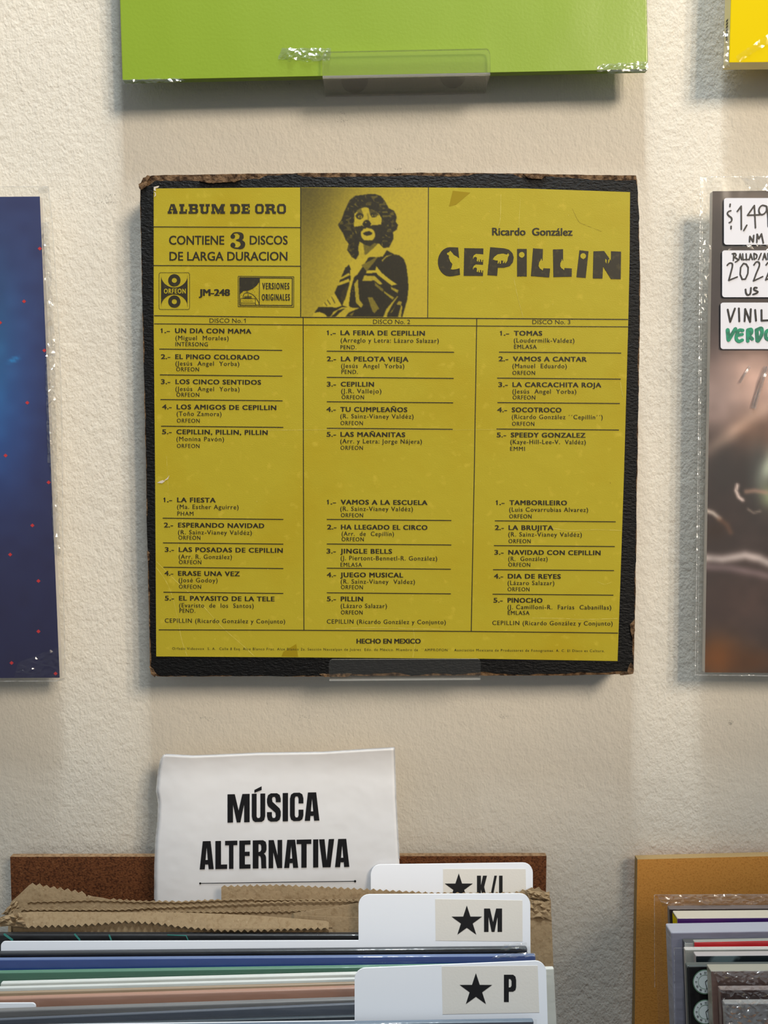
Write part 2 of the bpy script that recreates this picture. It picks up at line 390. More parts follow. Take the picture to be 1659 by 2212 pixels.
# frayed corners and chips
for q in ([(299, 398), (308, 392), (318, 378), (326, 381), (318, 392), (316, 402), (305, 410), (301, 407)], [(1355, 1452), (1363, 1432), (1369, 1440), (1368, 1455), (1340, 1459), (1345, 1452)],
          [(322, 1440), (330, 1445), (337, 1456), (334, 1463), (326, 1456)], [(1361, 1350), (1371, 1338), (1372, 1362), (1367, 1385), (1364, 1372)], [(318, 1190), (323, 1195), (322, 1210), (319, 1212)],
          [(1130, 376), (1180, 379), (1170, 387), (1142, 385)], [(430, 390), (520, 388), (508, 393), (448, 395)], [(690, 1457), (760, 1456), (750, 1462), (700, 1462)]):
    mb = MB(); mb.prism([P(x, y, YB - 0.0009) for x, y in jag(q, 3, 0.7, rnd)], 0.0012)
    mb.build('frayed_edge', M['board'], album, 'frayed brown cardboard chip')
# gold sheet
YL = YB - 0.0003; YT = YL - 0.00012
lab = [(332, 409), (340, 407), (640, 405), (925, 405), (1130, 407), (1361, 415), (1360, 560), (1357, 700), (1348, 1020), (1342, 1200), (1334, 1428), (1040, 1423), (640, 1420), (337.5, 1418), (335, 1020), (332, 700)]
mb = MB(); mb.prism([P(x, y, YL) for x, y in lab], 0.0003)
label = mb.build('gold_back_sheet', M['gold'], album)
SL = {1: 0.0075, 2: 0.0055, 3: 0.005}
tracks = {
 1: [('1.-', 347, 367, 719, 'UN DIA CON MAMA', 378, 543, '(Miguel  Morales)', 379, 494, 734, 'INTERSONG', 379, 449, 747.5, (344, 754, 609.6)),
     ('2.-', 347.5, 368, 775.2, 'EL PINGO COLORADO', 378.5, 560.5, '(Jesús  Angel  Yorba)', 379, 517, 789.3, 'ORFEON', 380.5, 430, 801.7, (345.5, 809.7, 610)),
     ('3.-', 347.5, 368, 829.2, 'LOS CINCO SENTIDOS', 379, 564, '(Jesús  Angel  Yorba)', 379, 517.5, 844.2, 'ORFEON', 381, 430.5, 856.7, (346.5, 863, 610.5)),
     ('4.-', 350, 371, 883.7, 'LOS AMIGOS DE CEPILLIN', 381.5, 597, '(Toño Zamora)', 381.5, 478.5, 898, 'ORFEON', 382, 431.5, 912.8, (348, 920.5, 612)),
     ('5.-', 350, 371, 937.5, 'CEPILLIN, PILLIN, PILLIN', 381, 578.5, '(Monina Pavón)', 381, 484, 952.4, 'ORFEON', 382, 431, 967.3, None),
     ('1.-', 353, 372, 1084.6, 'LA FIESTA', 382.5, 466, '(Ma. Esther Aguirre)', 382.5, 515.5, 1099, 'PHAM', 383, 418, 1113.5, (351.5, 1119.3, 612)),
     ('2.-', 354, 374, 1139, 'ESPERANDO NAVIDAD', 384.5, 571, '(R. Sainz-Vianey Valdéz)', 384.5, 544, 1154, 'ORFEON', 385.5, 433, 1165.6, (352, 1172.6, 612)),
     ('3.-', 356, 376, 1192, 'LAS POSADAS DE CEPILLIN', 386, 611, '(Arr. R. González)', 386, 501, 1206.8, 'ORFEON', 386.5, 435, 1218.4, (353, 1225.4, 612)),
     ('4.-', 355, 374.5, 1243.3, 'ERASE UNA VEZ', 384.5, 518, '(José Godoy)', 386, 470, 1257.5, 'ORFEON', 386.5, 434.5, 1271.5, (353, 1279.2, 612)),
     ('5.-', 356, 376, 1297, 'EL PAYASITO DE LA TELE', 386.5, 593, '(Evaristo  de  los  Santos)', 387, 548, 1312, 'PEND.', 387.5, 422, 1323.3, None)],
 2: [('1.-', 706, 725.5, 723.5, 'LA FERIA DE CEPILLIN', 735.5, 918, '(Arreglo y Letra: Lázaro Salazar)', 736, 948, 739.3, 'PEND.', 735.5, 770, 754, (706, 758.5, 981)),
     ('2.-', 706, 726, 780, 'LA PELOTA VIEJA', 736.5, 882.5, '(Jesús  Angel  Yorba)', 737, 873.5, 794.5, 'PEND.', 737.5, 773, 807.3, (706, 815, 980)),
     ('3.-', 706, 726, 834.6, 'CEPILLIN', 736, 808, '(J.R. Vallejo)', 737, 824, 849, 'ORFEON', 738, 786.5, 862, (706, 867.8, 979)),
     ('4.-', 705, 725.5, 889, 'TU CUMPLEAÑOS', 735, 880, '(R. Sainz-Vianey Valdéz)', 735, 893.5, 903.3, 'ORFEON', 735.5, 784, 918, (706, 925, 978)),
     ('5.-', 705.5, 726, 943, 'LAS MAÑANITAS', 735.5, 875.5, '(Arr. y Letra: Jorge Nájera)', 735, 911.5, 957.3, 'ORFEON', 735.5, 784, 971.5, None),
     ('1.-', 706, 726, 1089.4, 'VAMOS A LA ESCUELA', 736, 923.5, '(R. Sainz-Vianey Valdéz)', 735, 892, 1103.3, 'ORFEON', 736.5, 784.5, 1117, (706, 1122, 975)),
     ('2.-', 706.5, 727, 1143.3, 'HA LLEGADO EL CIRCO', 736.5, 923.5, '(Arr.  de  Cepillín)', 738, 851, 1157.3, 'ORFEON', 738, 786, 1169, (706, 1175, 975)),
     ('3.-', 705.5, 725.5, 1195.3, 'JINGLE BELLS', 735, 847, '(J. Piertont-Bennetl-R. González)', 736, 944.5, 1209.8, 'EMLASA', 735.5, 782, 1224, (706, 1227.3, 974)),
     ('4.-', 706, 726, 1246.5, 'JUEGO MUSICAL', 735, 871, '(R. Sainz-Vianey  Valdez)', 736, 896.5, 1260.5, 'ORFEON', 736.5, 784, 1272.5, (706, 1280.5, 974)),
     ('5.-', 706, 726, 1298.5, 'PILLIN', 736, 784.5, '(Lázaro Salazar)', 736, 836, 1313, 'ORFEON', 736.5, 783.5, 1327, None)],
 3: [('1.-', 1080, 1100, 724.5, 'TOMAS', 1110, 1171.5, '(Loudermilk-Valdez)', 1110, 1241, 739.5, 'EMLASA', 1110.5, 1159.5, 753, (1078, 760.5, 1342)),
     ('2.-', 1077, 1098, 780, 'VAMOS A CANTAR', 1108, 1267.5, '(Manuel  Eduardo)', 1107, 1224.5, 794.7, 'ORFEON', 1107, 1156, 809.5, (1074, 816.7, 1341)),
     ('3.-', 1076.5, 1097, 835.5, 'LA CARCACHITA ROJA', 1107, 1299, '(Jesús  Angel  Yorba)', 1107, 1245, 849.7, 'ORFEON', 1107.5, 1156.5, 862.6, (1074.5, 869.5, 1339)),
     ('4.-', 1074, 1095.5, 890, 'SOCOTROCO', 1105.5, 1213, '(Ricardo González ´´Cepillín´´)', 1105.5, 1302, 904.7, 'ORFEON', 1106, 1154.5, 919.5, (1072.5, 926.7, 1337)),
     ('5.-', 1073, 1093.5, 944.3, 'SPEEDY GONZALEZ', 1103.5, 1265, '(Kaye-Hill-Lee-V.  Valdéz)', 1102.5, 1265.5, 958.7, 'EMMI', 1102, 1134, 973.5, None),
     ('1.-', 1071, 1090, 1090.5, 'TAMBORILEIRO', 1100.5, 1225, '(Luis Covarrubias Alvarez)', 1100, 1270.5, 1105, 'ORFEON', 1100, 1148.5, 1119.5, (1069, 1125, 1330)),
     ('2.-', 1069, 1088.5, 1144.5, 'LA BRUJITA', 1098.5, 1195.5, '(R. Sainz-Vianey Valdéz)', 1098, 1257, 1158.6, 'ORFEON', 1098.5, 1146.5, 1173, (1067, 1178.5, 1328)),
     ('3.-', 1068, 1088, 1198, 'NAVIDAD CON CEPILLIN', 1098, 1297.5, '(R.  González)', 1098, 1183, 1211.5, 'ORFEON', 1098, 1145.5, 1224, (1065, 1230.5, 1326.5)),
     ('4.-', 1067, 1087, 1249.5, 'DIA DE REYES', 1097, 1211.5, '(Lázaro Salazar)', 1096.5, 1197.5, 1263.6, 'ORFEON', 1096.5, 1144, 1277, (1064, 1283.5, 1325)),
     ('5.-', 1066, 1086, 1301.5, 'PINOCHO', 1096.5, 1172, '(J. Camilloni-R.  Farías  Cabanillas)', 1096.5, 1320.5, 1315.6, 'EMLASA', 1097, 1144, 1328, None)]}
foot = {1: (356, 616, 1345), 2: (706, 963, 1347), 3: (1063.5, 1323.5, 1350)}
head = {1: ('DISCO No. 1', 452.5, 531, 697), 2: ('DISCO No. 2', 806, 886, 699.5), 3: ('DISCO No. 3', 1150, 1232, 700)}
LIGHT = 0.0
def fair(mb, t, xl, xr, yb, cap, sl):
    for q in (-.17, .17): text(mb, t, xl + .17 + q, xr - .17 + q, yb, cap, YT, 0.0, sl, space=1.15)
for k in (1, 2, 3):
    sl = SL[k]
    for part in (0, 1):
        mb = MB()
        if part == 0:
            h = head[k]
            if k == 1: text(mb, 'DISCO No.', h[1], h[2] - 8, h[3], 9.2, YT, LIGHT, sl * .5); one(mb, h[2] - 4.2, h[3] + .3, 9.2, YT, 1.3)
            else: text(mb, h[0], h[1], h[2], h[3], 9.2, YT, LIGHT, sl * 0.5)
        for n, n0, n1, yb, t, t0, t1, c, c0, c1, yc, l, l0, l1, yl, rule in tracks[k][part * 5:part * 5 + 5]:
            number(mb, n, n0, n1, yb, 9.8, YT); bold(mb, t, t0, t1, yb, 9.8, YT, sl * 1.2, 1.12)
            fair(mb, c, c0, c1, yc, 9.3, sl); fair(mb, l, l0, l1, yl, 8.6, sl)
            if rule: mb.flat(band((rule[0], rule[1]), (rule[2], rule[1] + (rule[2] - rule[0]) * (sl + 0.003)), 1.9), YT)
        if part: x0, x1, y = foot[k]; fair(mb, 'CEPILLIN (Ricardo González y Conjunto)', x0, x1, y, 9.2, sl)
        mb.build('printed_track_list', M['ink'], label)
# ruled lines, headings and imprint
mb = MB()
def poly(pts, wd):
    for a, b in zip(pts, pts[1:]): mb.flat(band(a, b, wd), YT)
poly([(333, 682), (655, 685.5), (924, 687), (1357, 690)], 2.0); poly([(333, 699.5), (655, 702), (1020, 704), (1357, 706)], 1.7)
poly([(649.5, 404), (649.5, 685)], 1.8); poly([(925.5, 405), (923.8, 687)], 1.8); poly([(655, 685), (655.5, 1000), (656.5, 1361)], 1.8); poly([(1030, 687), (1025, 1000), (1018, 1364)], 1.8)
poly([(332, 490), (649.5, 491.5)], 1.8); poly([(332, 573.5), (649.5, 575)], 1.8); poly([(343, 1360.5), (656, 1361.5), (1018, 1364), (1335, 1367.5)], 1.9)
bold(mb, 'CONTIENE', 365, 484.5, 528, 18.6, YT, dx=.4); bold(mb, 'DISCOS', 539.5, 621.5, 528, 18.6, YT, dx=.4); bold(mb, 'DE LARGA DURACION', 366, 621, 562.6, 18.4, YT, dx=.4)
bold(mb, 'JM-248', 429.5, 497, 638.5, 13.8, YT, 0.003, dx=1.0); bold(mb, 'Ricardo  González', 1063, 1237, 508, 15.8, YT, 0.004, dx=.6)
bold(mb, 'HECHO EN MEXICO', 770, 909, 1390, 10, YT)
text(mb, 'Orfeón Videovox  S. A.  Calle 8 Esq. Alce Blanco Frac. Alce Blanco 2a. Sección Naucalpan de Juárez  Edo. de México. Miembro de  ´´AMPROFON´´  Asociación Mexicana de Productores de Fonogramas. A. C. El Disco es Cultura.', 372, 1306, 1403.5, 5.4, YT, 0.0, 0.0055, space=1.2)
mb.build('printed_heading', M['ink'], label)
# slab-serif heading, the big numeral and the two marks
mb = MB()
def z5(X, Y_): return (340 + X / 5.184, 430 + Y_ / 5.184)
def zp(*q): mb.flat([z5(x, y) for x, y in q], YT)
def zslab(x0, x1, y0, y1):                      # a bracketed slab foot or head
    zp((x0, y0), (x1, y0), (x1 - 5, (y0 + y1) / 2), (x1, y1), (x0, y1), (x0 + 5, (y0 + y1) / 2))
T0, T1, B0, B1 = 55, 80, 138, 164
def stem(x0, x1): zp((x0, T0), (x1, T0), (x1, B1), (x0, B1))
# A
zp((150, T0), (192, T0), (222, B0), (182, B0), (166, 84), (158, 84), (146, B0), (122, B0)); zslab(112, 164, B0, B1); zslab(170, 228, B0, B1); zp((140, 112), (190, 112), (190, 124), (138, 124))
# L
stem(258, 290); zslab(243, 305, T0, T1); zslab(243, 332, B0, B1); zp((312, 118), (332, 112), (332, B0), (318, B0))
# B
stem(360, 392); zslab(346, 400, T0, T1); zslab(346, 400, B0, B1); zp((392, T0), (438, T0), (452, 66), (452, 92), (440, 104), (456, 114), (456, 148), (440, B1), (392, B1), (392, 144), (422, 144), (428, 136), (424, 118), (392, 116), (392, 98), (420, 98), (424, 84), (418, 76), (392, 76))
# U
zp((484, T1), (514, T1), (514, 132), (522, 142), (540, 142), (548, 132), (548, T1), (572, T1), (572, 142), (556, B1), (502, B1), (484, 146)); zslab(468, 528, T0, T1); zslab(536, 590, T0, T1)
# M
zp((612, T1), (636, T1), (636, B0), (612, B0)); zp((714, T1), (744, T1), (744, B0), (714, B0)); zp((606, T0), (650, T0), (684, 118), (716, T0), (756, T0), (756, T1), (730, T1), (692, B1), (672, B1), (634, T1), (606, T1)); zslab(600, 650, B0, B1); zslab(700, 760, B0, B1)
# D E
stem(828, 860); zslab(812, 870, T0, T1); zslab(812, 870, B0, B1); zp((860, T0), (904, T0), (926, 78), (926, 142), (904, B1), (860, B1), (860, 142), (886, 142), (894, 132), (894, 88), (886, 78), (860, 78))
stem(952, 984); zslab(938, 1036, T0, T1); zslab(938, 1036, B0, B1); zp((1016, T1), (1036, T1), (1036, 98), (1022, 92)); zp((1016, B0), (1022, 124), (1036, 118), (1036, B0)); zp((984, 100), (1006, 100), (1010, 92), (1018, 92), (1018, 128), (1010, 128), (1006, 116), (984, 116))
def zo(x0, x1):
    a, b = x0 + 26, x1 - 26
    for q in (((x0, 80), (x0 + 20, 54), (a + 10, 54), (a, 86), (a, 134), (a + 10, 164), (x0 + 20, 164), (x0, 140)), ((x1, 80), (x1 - 20, 54), (b - 10, 54), (b, 86), (b, 134), (b - 10, 164), (x1 - 20, 164), (x1, 140)),
              ((x0 + 20, 54), (x1 - 20, 54), (b, 86), (b - 8, 76), (a + 8, 76), (a, 86)), ((a, 134), (a + 8, 143), (b - 8, 143), (b, 134), (x1 - 20, 164), (x0 + 20, 164))): zp(*q)
zo(1094, 1192); zo(1340, 1440)
stem(1220, 1250); zslab(1204, 1260, T0, T1); zslab(1204, 1262, B0, B1); zp((1250, T0), (1296, T0), (1314, 70), (1314, 96), (1296, 110), (1308, 118), (1310, B0), (1328, B0), (1328, B1), (1290, B1), (1280, 126), (1250, 120), (1250, 100), (1278, 100), (1284, 84), (1276, 76), (1250, 76))
mb.build('printed_slab_heading', M['ink_faded'], label); mb = MB()
# numeral three: heavy bowls, ball ends
def ribbon(pts, wds):
    p = smooth(pts, 6); n = len(p)
    for i in range(n - 1):
        t0 = i / (n - 1) * (len(wds) - 1); t1 = (i + 1) / (n - 1) * (len(wds) - 1)
        f = lambda t: wds[int(t)] * (1 - (t - int(t))) + wds[min(int(t) + 1, len(wds) - 1)] * (t - int(t))
        mb.flat(band(z5(*p[i]), z5(*p[i + 1]), f(t0) / 5.184, f(t1) / 5.184), YT); q = z5(*p[i]); mb.flat(circ(q[0], q[1], f(t0) / 10.4, 10), YT)
mb.flat(circ(*z5(845, 418), 5.0, 16), YT); mb.flat(circ(*z5(846, 515), 5.4, 16), YT)
ribbon([(830, 408), (850, 384), (895, 376), (938, 396), (942, 430), (920, 455), (885, 460)], [10, 12, 14, 40, 50, 30, 12])
ribbon([(885, 460), (930, 468), (958, 500), (945, 535), (900, 550), (850, 542), (830, 522)], [12, 30, 52, 46, 16, 12, 10])
mb.build('printed_numeral', M['ink_faded'], label); mb = MB()
# loudspeaker mark
def ln(a, b, wd): mb.flat(band(a, b, wd), YT)
def outline(pts, wd):
    for i in range(len(pts)): ln(pts[i], pts[(i + 1) % len(pts)], wd)
outline(rrect(343.5, 589, 409.5, 668.5, 4), 0.9)
LX, LY = 340, 580; L = lambda X, Y_: (LX + X / 5.184, LY + Y_ / 5.184)
for cy in (132, 370): ring(mb, *L(190, cy), 29 / 5.184, 69 / 5.184, YT)
arc1 = [L(190 + 152 * math.cos(math.radians(a)), 62 + 152 * math.sin(math.radians(a))) for a in range(168, 11, -8)]
arc2 = [L(190 + 152 * math.cos(math.radians(a)), 440 + 152 * math.sin(math.radians(a))) for a in range(-12, -169, -8)]
top = [L(41, 90)] + [q for q in arc1] + [L(338, 90)]
for x0, x1, y0, y1 in ((41, 338, 214, 290),): mb.flat([L(x0, y0), L(x1, y0), L(x1, y1), L(x0, y1)], YT)
mb.flat([L(41, 62)] + arc1[:11] + [L(190, 222), L(41, 222)], YT); mb.flat(arc1[10:] + [L(338, 62), L(338, 222), L(190, 222)], YT)
mb.flat([L(190, 288), L(338, 288), L(338, 436)] + arc2[:11], YT); mb.flat(arc2[10:] + [L(41, 436), L(41, 288), L(190, 288)], YT)
mb.build('printed_emblem', M['ink_faded'], label); mb = MB()
# old-recordings mark
o = [L(905, 87), L(1528, 92), L(1527, 432), L(905, 427)]; outline(o, 1.3)
outline([L(920, 102), L(1512, 107), L(1510, 414), L(920, 410)], 1.9); ln(L(1144, 105), L(1142, 412), 1.3)
mb.flat([L(922, 104), L(1142, 106), L(1142, 150), L(1112, 190), L(1070, 225), L(1020, 246), L(960, 252), L(932, 280), L(922, 290)], YT)
for a, b in (((932, 335), (1098, 337)), ((932, 335), (932, 388)), ((1098, 337), (1098, 390)), ((932, 386), (1098, 388)), ((960, 332), (960, 305)), ((960, 330), (1062, 332)), ((1000, 250), (1000, 275)), ((1012, 246), (1012, 272)), ((970, 312), (1055, 312)), ((975, 322), (1055, 322)), ((1016, 285), (1016, 332)), ((936, 388), (930, 408)), ((1098, 388), (1104, 408))): ln(L(*a), L(*b), 1.1)
pp = smooth([(960, 305), (975, 280), (1010, 272), (1060, 288), (1100, 325), (1130, 370), (1142, 410)], 5)
for a, b in zip(pp, pp[1:]): ln(L(*a), L(*b), 1.3)
for i in range(9): mb.flat(circ(*L(1132, 180 + i * 19), 0.55, 8), YT)
for a in ((945, 268), (955, 262), (940, 300), (985, 258), (1075, 240), (1090, 262), (1060, 268), (1110, 225), (1105, 300), (1085, 290)): mb.flat(circ(*L(*a), 0.55, 8), YT)
for i in range(12): ln(L(955 + i * 10, 366), L(960 + i * 10, 360 + (i % 3) * 4), 1.0)
bold(mb, 'VERSIONES', L(1174, 0)[0], L(1478, 0)[0], L(0, 232)[1], 70 / 5.184, YT, dx=.42, space=1.3); bold(mb, 'ORIGINALES', L(1168, 0)[0], L(1484, 0)[0], L(0, 357)[1], 70 / 5.184, YT, dx=.42, space=1.3)
mb.build('printed_emblem', M['ink_faded'], label)
mb = MB(); bold(mb, 'ORFEON', L(72, 0)[0], L(318, 0)[0], L(0, 279)[1], 52 / 5.184, YT - 0.00008, dx=.38, space=1.2)
mb.build('reversed_lettering', M['gold'], label)
# the cut-out title lettering
mb = MB(); K = lambda X, Y_: (930 + X / 3.77, 470 + Y_ / 3.77)
kp = lambda *q: mb.flat([K(x, y) for x, y in q], YT)
outerC = [(225, 243)] + [(160 + 100 * math.cos(math.radians(a)), 360 + 119 * math.sin(math.radians(a))) for a in range(-85, -276, -10)] + [(241, 466), (236, 404), (180, 400), (172, 350), (185, 318), (233, 330)]
kp(*outerC)
kp((275, 249), (431, 251), (430, 300), (344, 300), (344, 335), (428, 335), (428, 378), (344, 378), (344, 430), (428, 430), (427, 475), (270, 474))
kp((344, 300), (430, 300), (430, 335), (344, 335)); kp((344, 378), (428, 378), (428, 432), (344, 432))
kp((486, 241), (600, 250), (640, 262), (668, 290), (678, 325), (670, 365), (645, 395), (600, 408), (548, 408), (543, 474), (463, 468))
kp((705, 255), (784, 255), (784, 479), (705, 479)); kp((835, 250), (916, 256), (910, 412), (974, 415), (967, 487), (818, 476))
kp((997, 259), (1080, 257), (1080, 410), (1151, 414), (1150, 481), (1001, 484)); kp((1213, 266), (1287, 274), (1264, 491), (1188, 485))
kp((1327, 274), (1414, 272), (1470, 352), (1470, 274), (1552, 277), (1549, 501), (1470, 500), (1406, 398), (1400, 496), (1322, 495))
mb.build('printed_title', M['ink_faded'], label)
mb = MB(); Y2 = YT - 0.0001; yp = lambda *q: mb.flat([K(x, y) for x, y in q], Y2)
yp((233, 335), (215, 318), (190, 305), (175, 285), (160, 270), (152, 282), (134, 288), (136, 302), (150, 308), (150, 330), (162, 360), (178, 378), (170, 410), (164, 420), (180, 424), (210, 420), (236, 412), (240, 380), (226, 360))
for dy in (0, 86):
    yp((345, 325 + dy), (352, 308 + dy), (370, 296 + dy), (400, 298 + dy), (432, 300 + dy), (432, 345 + dy), (421, 345 + dy), (421, 362 + dy), (414, 362 + dy), (410, 340 + dy), (402, 342 + dy), (403, 360 + dy), (394, 360 + dy), (390, 338 + dy), (386, 358 + dy), (376, 355 + dy), (378, 328 + dy), (368, 320 + dy), (352, 325 + dy), (348, 340 + dy))
yp((507, 340), (520, 320), (545, 300), (590, 293), (620, 302), (634, 290), (640, 305), (630, 325), (626, 350), (612, 372), (606, 372), (608, 350), (596, 372), (590, 372), (592, 350), (574, 350), (572, 376), (564, 376), (562, 352), (552, 376), (546, 374), (548, 350), (525, 348))
mb.flat(circ(*K(743, 303), 6.1, 20), Y2); yp((738, 322), (749, 322), (745, 330)); mb.flat(circ(*K(1243, 313), 6.1, 20), Y2); yp((1238, 332), (1249, 332), (1245, 342))
yp((918, 360), (908, 350), (902, 332), (896, 348), (884, 366), (880, 395), (890, 415), (906, 424), (912, 432), (918, 416)); yp((1082, 360), (1076, 350), (1070, 335), (1068, 350), (1058, 370), (1056, 395), (1066, 412), (1082, 422), (1088, 430), (1090, 412))
yp((1424, 335), (1434, 345), (1432, 376), (1424, 360)); yp((1448, 345), (1460, 332), (1456, 360), (1446, 376))
mb.build('title_cut_out', M['gold'], label)
# printed picture of a performer: ink laid over the gold paper
Wp = lambda L_: [(630 + x / 5.184, 380 + y / 5.184) for x, y in L_]
D = [  # (ink density, outline)
 (1.0, [(870, 905), (1030, 905), (1080, 850), (1140, 882), (1200, 885), (1255, 930), (1285, 1010), (1300, 1130), (1308, 1250), (1295, 1380), (1240, 1580), (430, 1580), (460, 1480), (560, 1450), (480, 1310), (545, 1160), (600, 1030), (650, 985), (770, 1010), (830, 950)]),
 (0.0, [(640, 985), (700, 940), (760, 960), (850, 930), (800, 1010), (740, 1100), (700, 1220), (670, 1370), (650, 1480), (570, 1450), (600, 1340), (640, 1220), (680, 1090)]),
 (0.9, [(600, 1250), (650, 1200), (600, 1380), (560, 1440), (545, 1330)]), (1.0, [(700, 1130), (760, 1090), (690, 1260), (655, 1460), (640, 1460), (660, 1280)]),
 (0.15, [(700, 1210), (742, 1150), (750, 1290), (760, 1390), (800, 1440), (778, 1480), (720, 1420)]),
 (0.0, [(840, 1060), (930, 1055), (960, 1085), (832, 1092)]), (0.1, [(812, 1115), (930, 1120), (1022, 1210), (985, 1218), (925, 1172), (790, 1178)]), (0.0, [(948, 1010), (1010, 1085), (1100, 1160), (1182, 1215), (1120, 1228), (960, 1105), (935, 1060)]),
 (0.2, [(1108, 1240), (1200, 1280), (1185, 1312), (1118, 1270)]), (0.25, [(1030, 1285), (1150, 1365), (1130, 1388), (1038, 1312)]), (0.5, [(930, 1190), (1030, 1270), (1020, 1300), (935, 1230)]), (0.45, [(850, 1360), (905, 1360), (985, 1490), (960, 1500), (930, 1540), (905, 1520)]),
 (0.0, [(340, 1450), (430, 1360), (470, 1325), (520, 1380), (560, 1455), (500, 1475), (400, 1470)]), (0.8, [(395, 1390), (402, 1385), (440, 1440), (432, 1445)]), (0.8, [(440, 1350), (450, 1350), (490, 1425), (480, 1430)]), (0.8, [(365, 1420), (372, 1416), (400, 1455), (392, 1458)]),
 (0.05, [(548, 1140), (640, 1085), (655, 1110), (540, 1165)]), (0.05, [(525, 1195), (640, 1150), (650, 1185), (515, 1232)]), (0.0, [(655, 1050), (700, 1040), (690, 1180), (660, 1180)]),
 (1.0, [(235, 1560), (300, 1470), (470, 1470), (430, 1580), (235, 1580)]), (0.0, [(225, 1580), (250, 1535), (310, 1522), (370, 1545), (400, 1580)]), (0.05, [(430, 1580), (470, 1520), (560, 1472), (770, 1475), (640, 1530), (600, 1580)]), (1.0, [(440, 1580), (520, 1505), (600, 1482), (530, 1540), (490, 1580)]), (0.5, [(640, 1560), (700, 1520), (680, 1570)]),
 (0.1, [(1025, 1580), (1060, 1490), (1180, 1350), (1195, 1345), (1130, 1440), (1075, 1540), (1065, 1580)]), (0.25, [(1100, 1540), (1200, 1400), (1235, 1410), (1225, 1450), (1170, 1440), (1120, 1530)]), (0.15, [(1190, 1580), (1225, 1450), (1240, 1460), (1225, 1580)]), (1.0, [(1000, 905), (1060, 830), (1150, 880), (1050, 905), (1010, 950)]), (0.1, [(1010, 945), (1060, 895), (1130, 880), (1060, 910), (1015, 960)]),
 (0.5, [(780, 1000), (930, 920), (960, 880), (975, 895), (930, 960), (840, 1070)]),
 (0.05, [(745, 770), (830, 800), (900, 770), (985, 750), (900, 860), (820, 920), (770, 940), (750, 880)]), (0.55, [(800, 760), (960, 740), (975, 770), (880, 850), (820, 890)]), (0.0, [(975, 752), (1065, 832), (1020, 905), (860, 912), (790, 985), (765, 970), (830, 890)]),
 (1.0, [(850, 205), (930, 203), (1000, 225), (1045, 285), (1085, 360), (1150, 395), (1178, 460), (1165, 510), (1190, 548), (1178, 600), (1135, 630), (1140, 700), (1120, 745), (1090, 800), (1030, 808), (985, 760), (900, 745), (760, 740), (745, 800), (752, 880), (718, 938), (672, 905), (622, 830), (640, 760), (605, 715), (575, 640), (540, 590), (518, 548), (560, 490), (590, 400), (620, 335), (650, 270), (715, 222), (780, 215)]),
 (0.03, [(700, 425), (750, 385), (770, 365), (810, 352), (860, 355), (870, 385), (920, 385), (975, 420), (1012, 480), (1000, 560), (960, 640), (900, 700), (780, 690), (720, 640), (698, 560)]),
 (0.55, [(730, 385), (775, 360), (800, 420), (740, 440)]), (0.75, [(865, 375), (960, 400), (975, 440), (880, 440)]),
 (0.97, [(702, 572), (790, 556), (846, 585), (900, 552), (1012, 545), (1000, 610), (985, 690), (930, 745), (880, 790), (820, 770), (770, 740), (730, 650)]),
 (0.0, [(778, 625), (806, 592), (850, 584), (890, 590), (918, 608), (937, 650), (930, 690), (908, 718), (860, 724), (812, 720), (786, 692), (774, 655)]), (1.0, [(797, 642), (835, 622), (875, 620), (906, 640), (890, 660), (850, 670), (815, 664)]),
 (1.0, [(792, 540), (810, 505), (838, 492), (868, 500), (890, 535), (880, 565), (850, 580), (815, 575)]), (0.1, [(818, 520), (832, 512), (840, 525), (826, 532)]),
 (0.92, [(712, 445), (735, 418), (775, 415), (805, 430), (800, 470), (768, 488), (735, 480)]), (0.92, [(880, 425), (910, 405), (945, 412), (952, 450), (930, 468), (895, 462)]),
 (0.05, [(738, 455), (760, 440), (790, 450), (785, 468), (755, 472)]), (0.05, [(900, 440), (920, 430), (940, 440), (935, 452), (910, 455)]), (1.0, [(758, 445), (775, 445), (777, 466), (760, 468)]), (1.0, [(913, 432), (928, 432), (929, 452), (915, 454)]),
 (0.35, [(845, 420), (862, 420), (868, 500), (850, 492)])]
def portrait(px, py):
    ink = 0.50 * gauss(px, py, 650, 400, 110, 120) + 0.22 * gauss(px, py, 655, 560, 70, 200) + 0.10 * gauss(px, py, 760, 395, 170, 30)
    for dns, pl in D:
        ink = np.where(inside(px, py, Wp(pl)), dns, ink)
    ink = soft(ink, 2)
    n = vnoise(px, py, 3.0, 5); curl = vnoise(px + 9 * vnoise(px, py, 9, 8), py * 1.2, 5.0, 6)
    top = (py < 380 + 410 / 5.184) | (px < 630 + 700 / 5.184) | (px > 630 + 1010 / 5.184)
    hairy = (ink > 0.9) & top & (py < 380 + 900 / 5.184)
    ink = np.where(hairy, ink - 0.42 * np.clip(curl - 0.5, 0, 1) * 2, ink)
    ink = np.clip(ink + (n - 0.5) * 0.10, 0, 1)[..., None]
    g = np.array([177, 158, 40.0]); k = np.array([38, 34, 20.0])
    return g * (1 - ink) + k * ink
M['portrait'] = print_mat('printed_picture_ink', 0.48, 0.0, 0.35)
print_grid('printed_portrait', [(650.5, 405.5), (924.5, 405.5), (923, 686), (650.5, 684.5)], 250, 256, YT - 0.00002, portrait, M['portrait'], label)
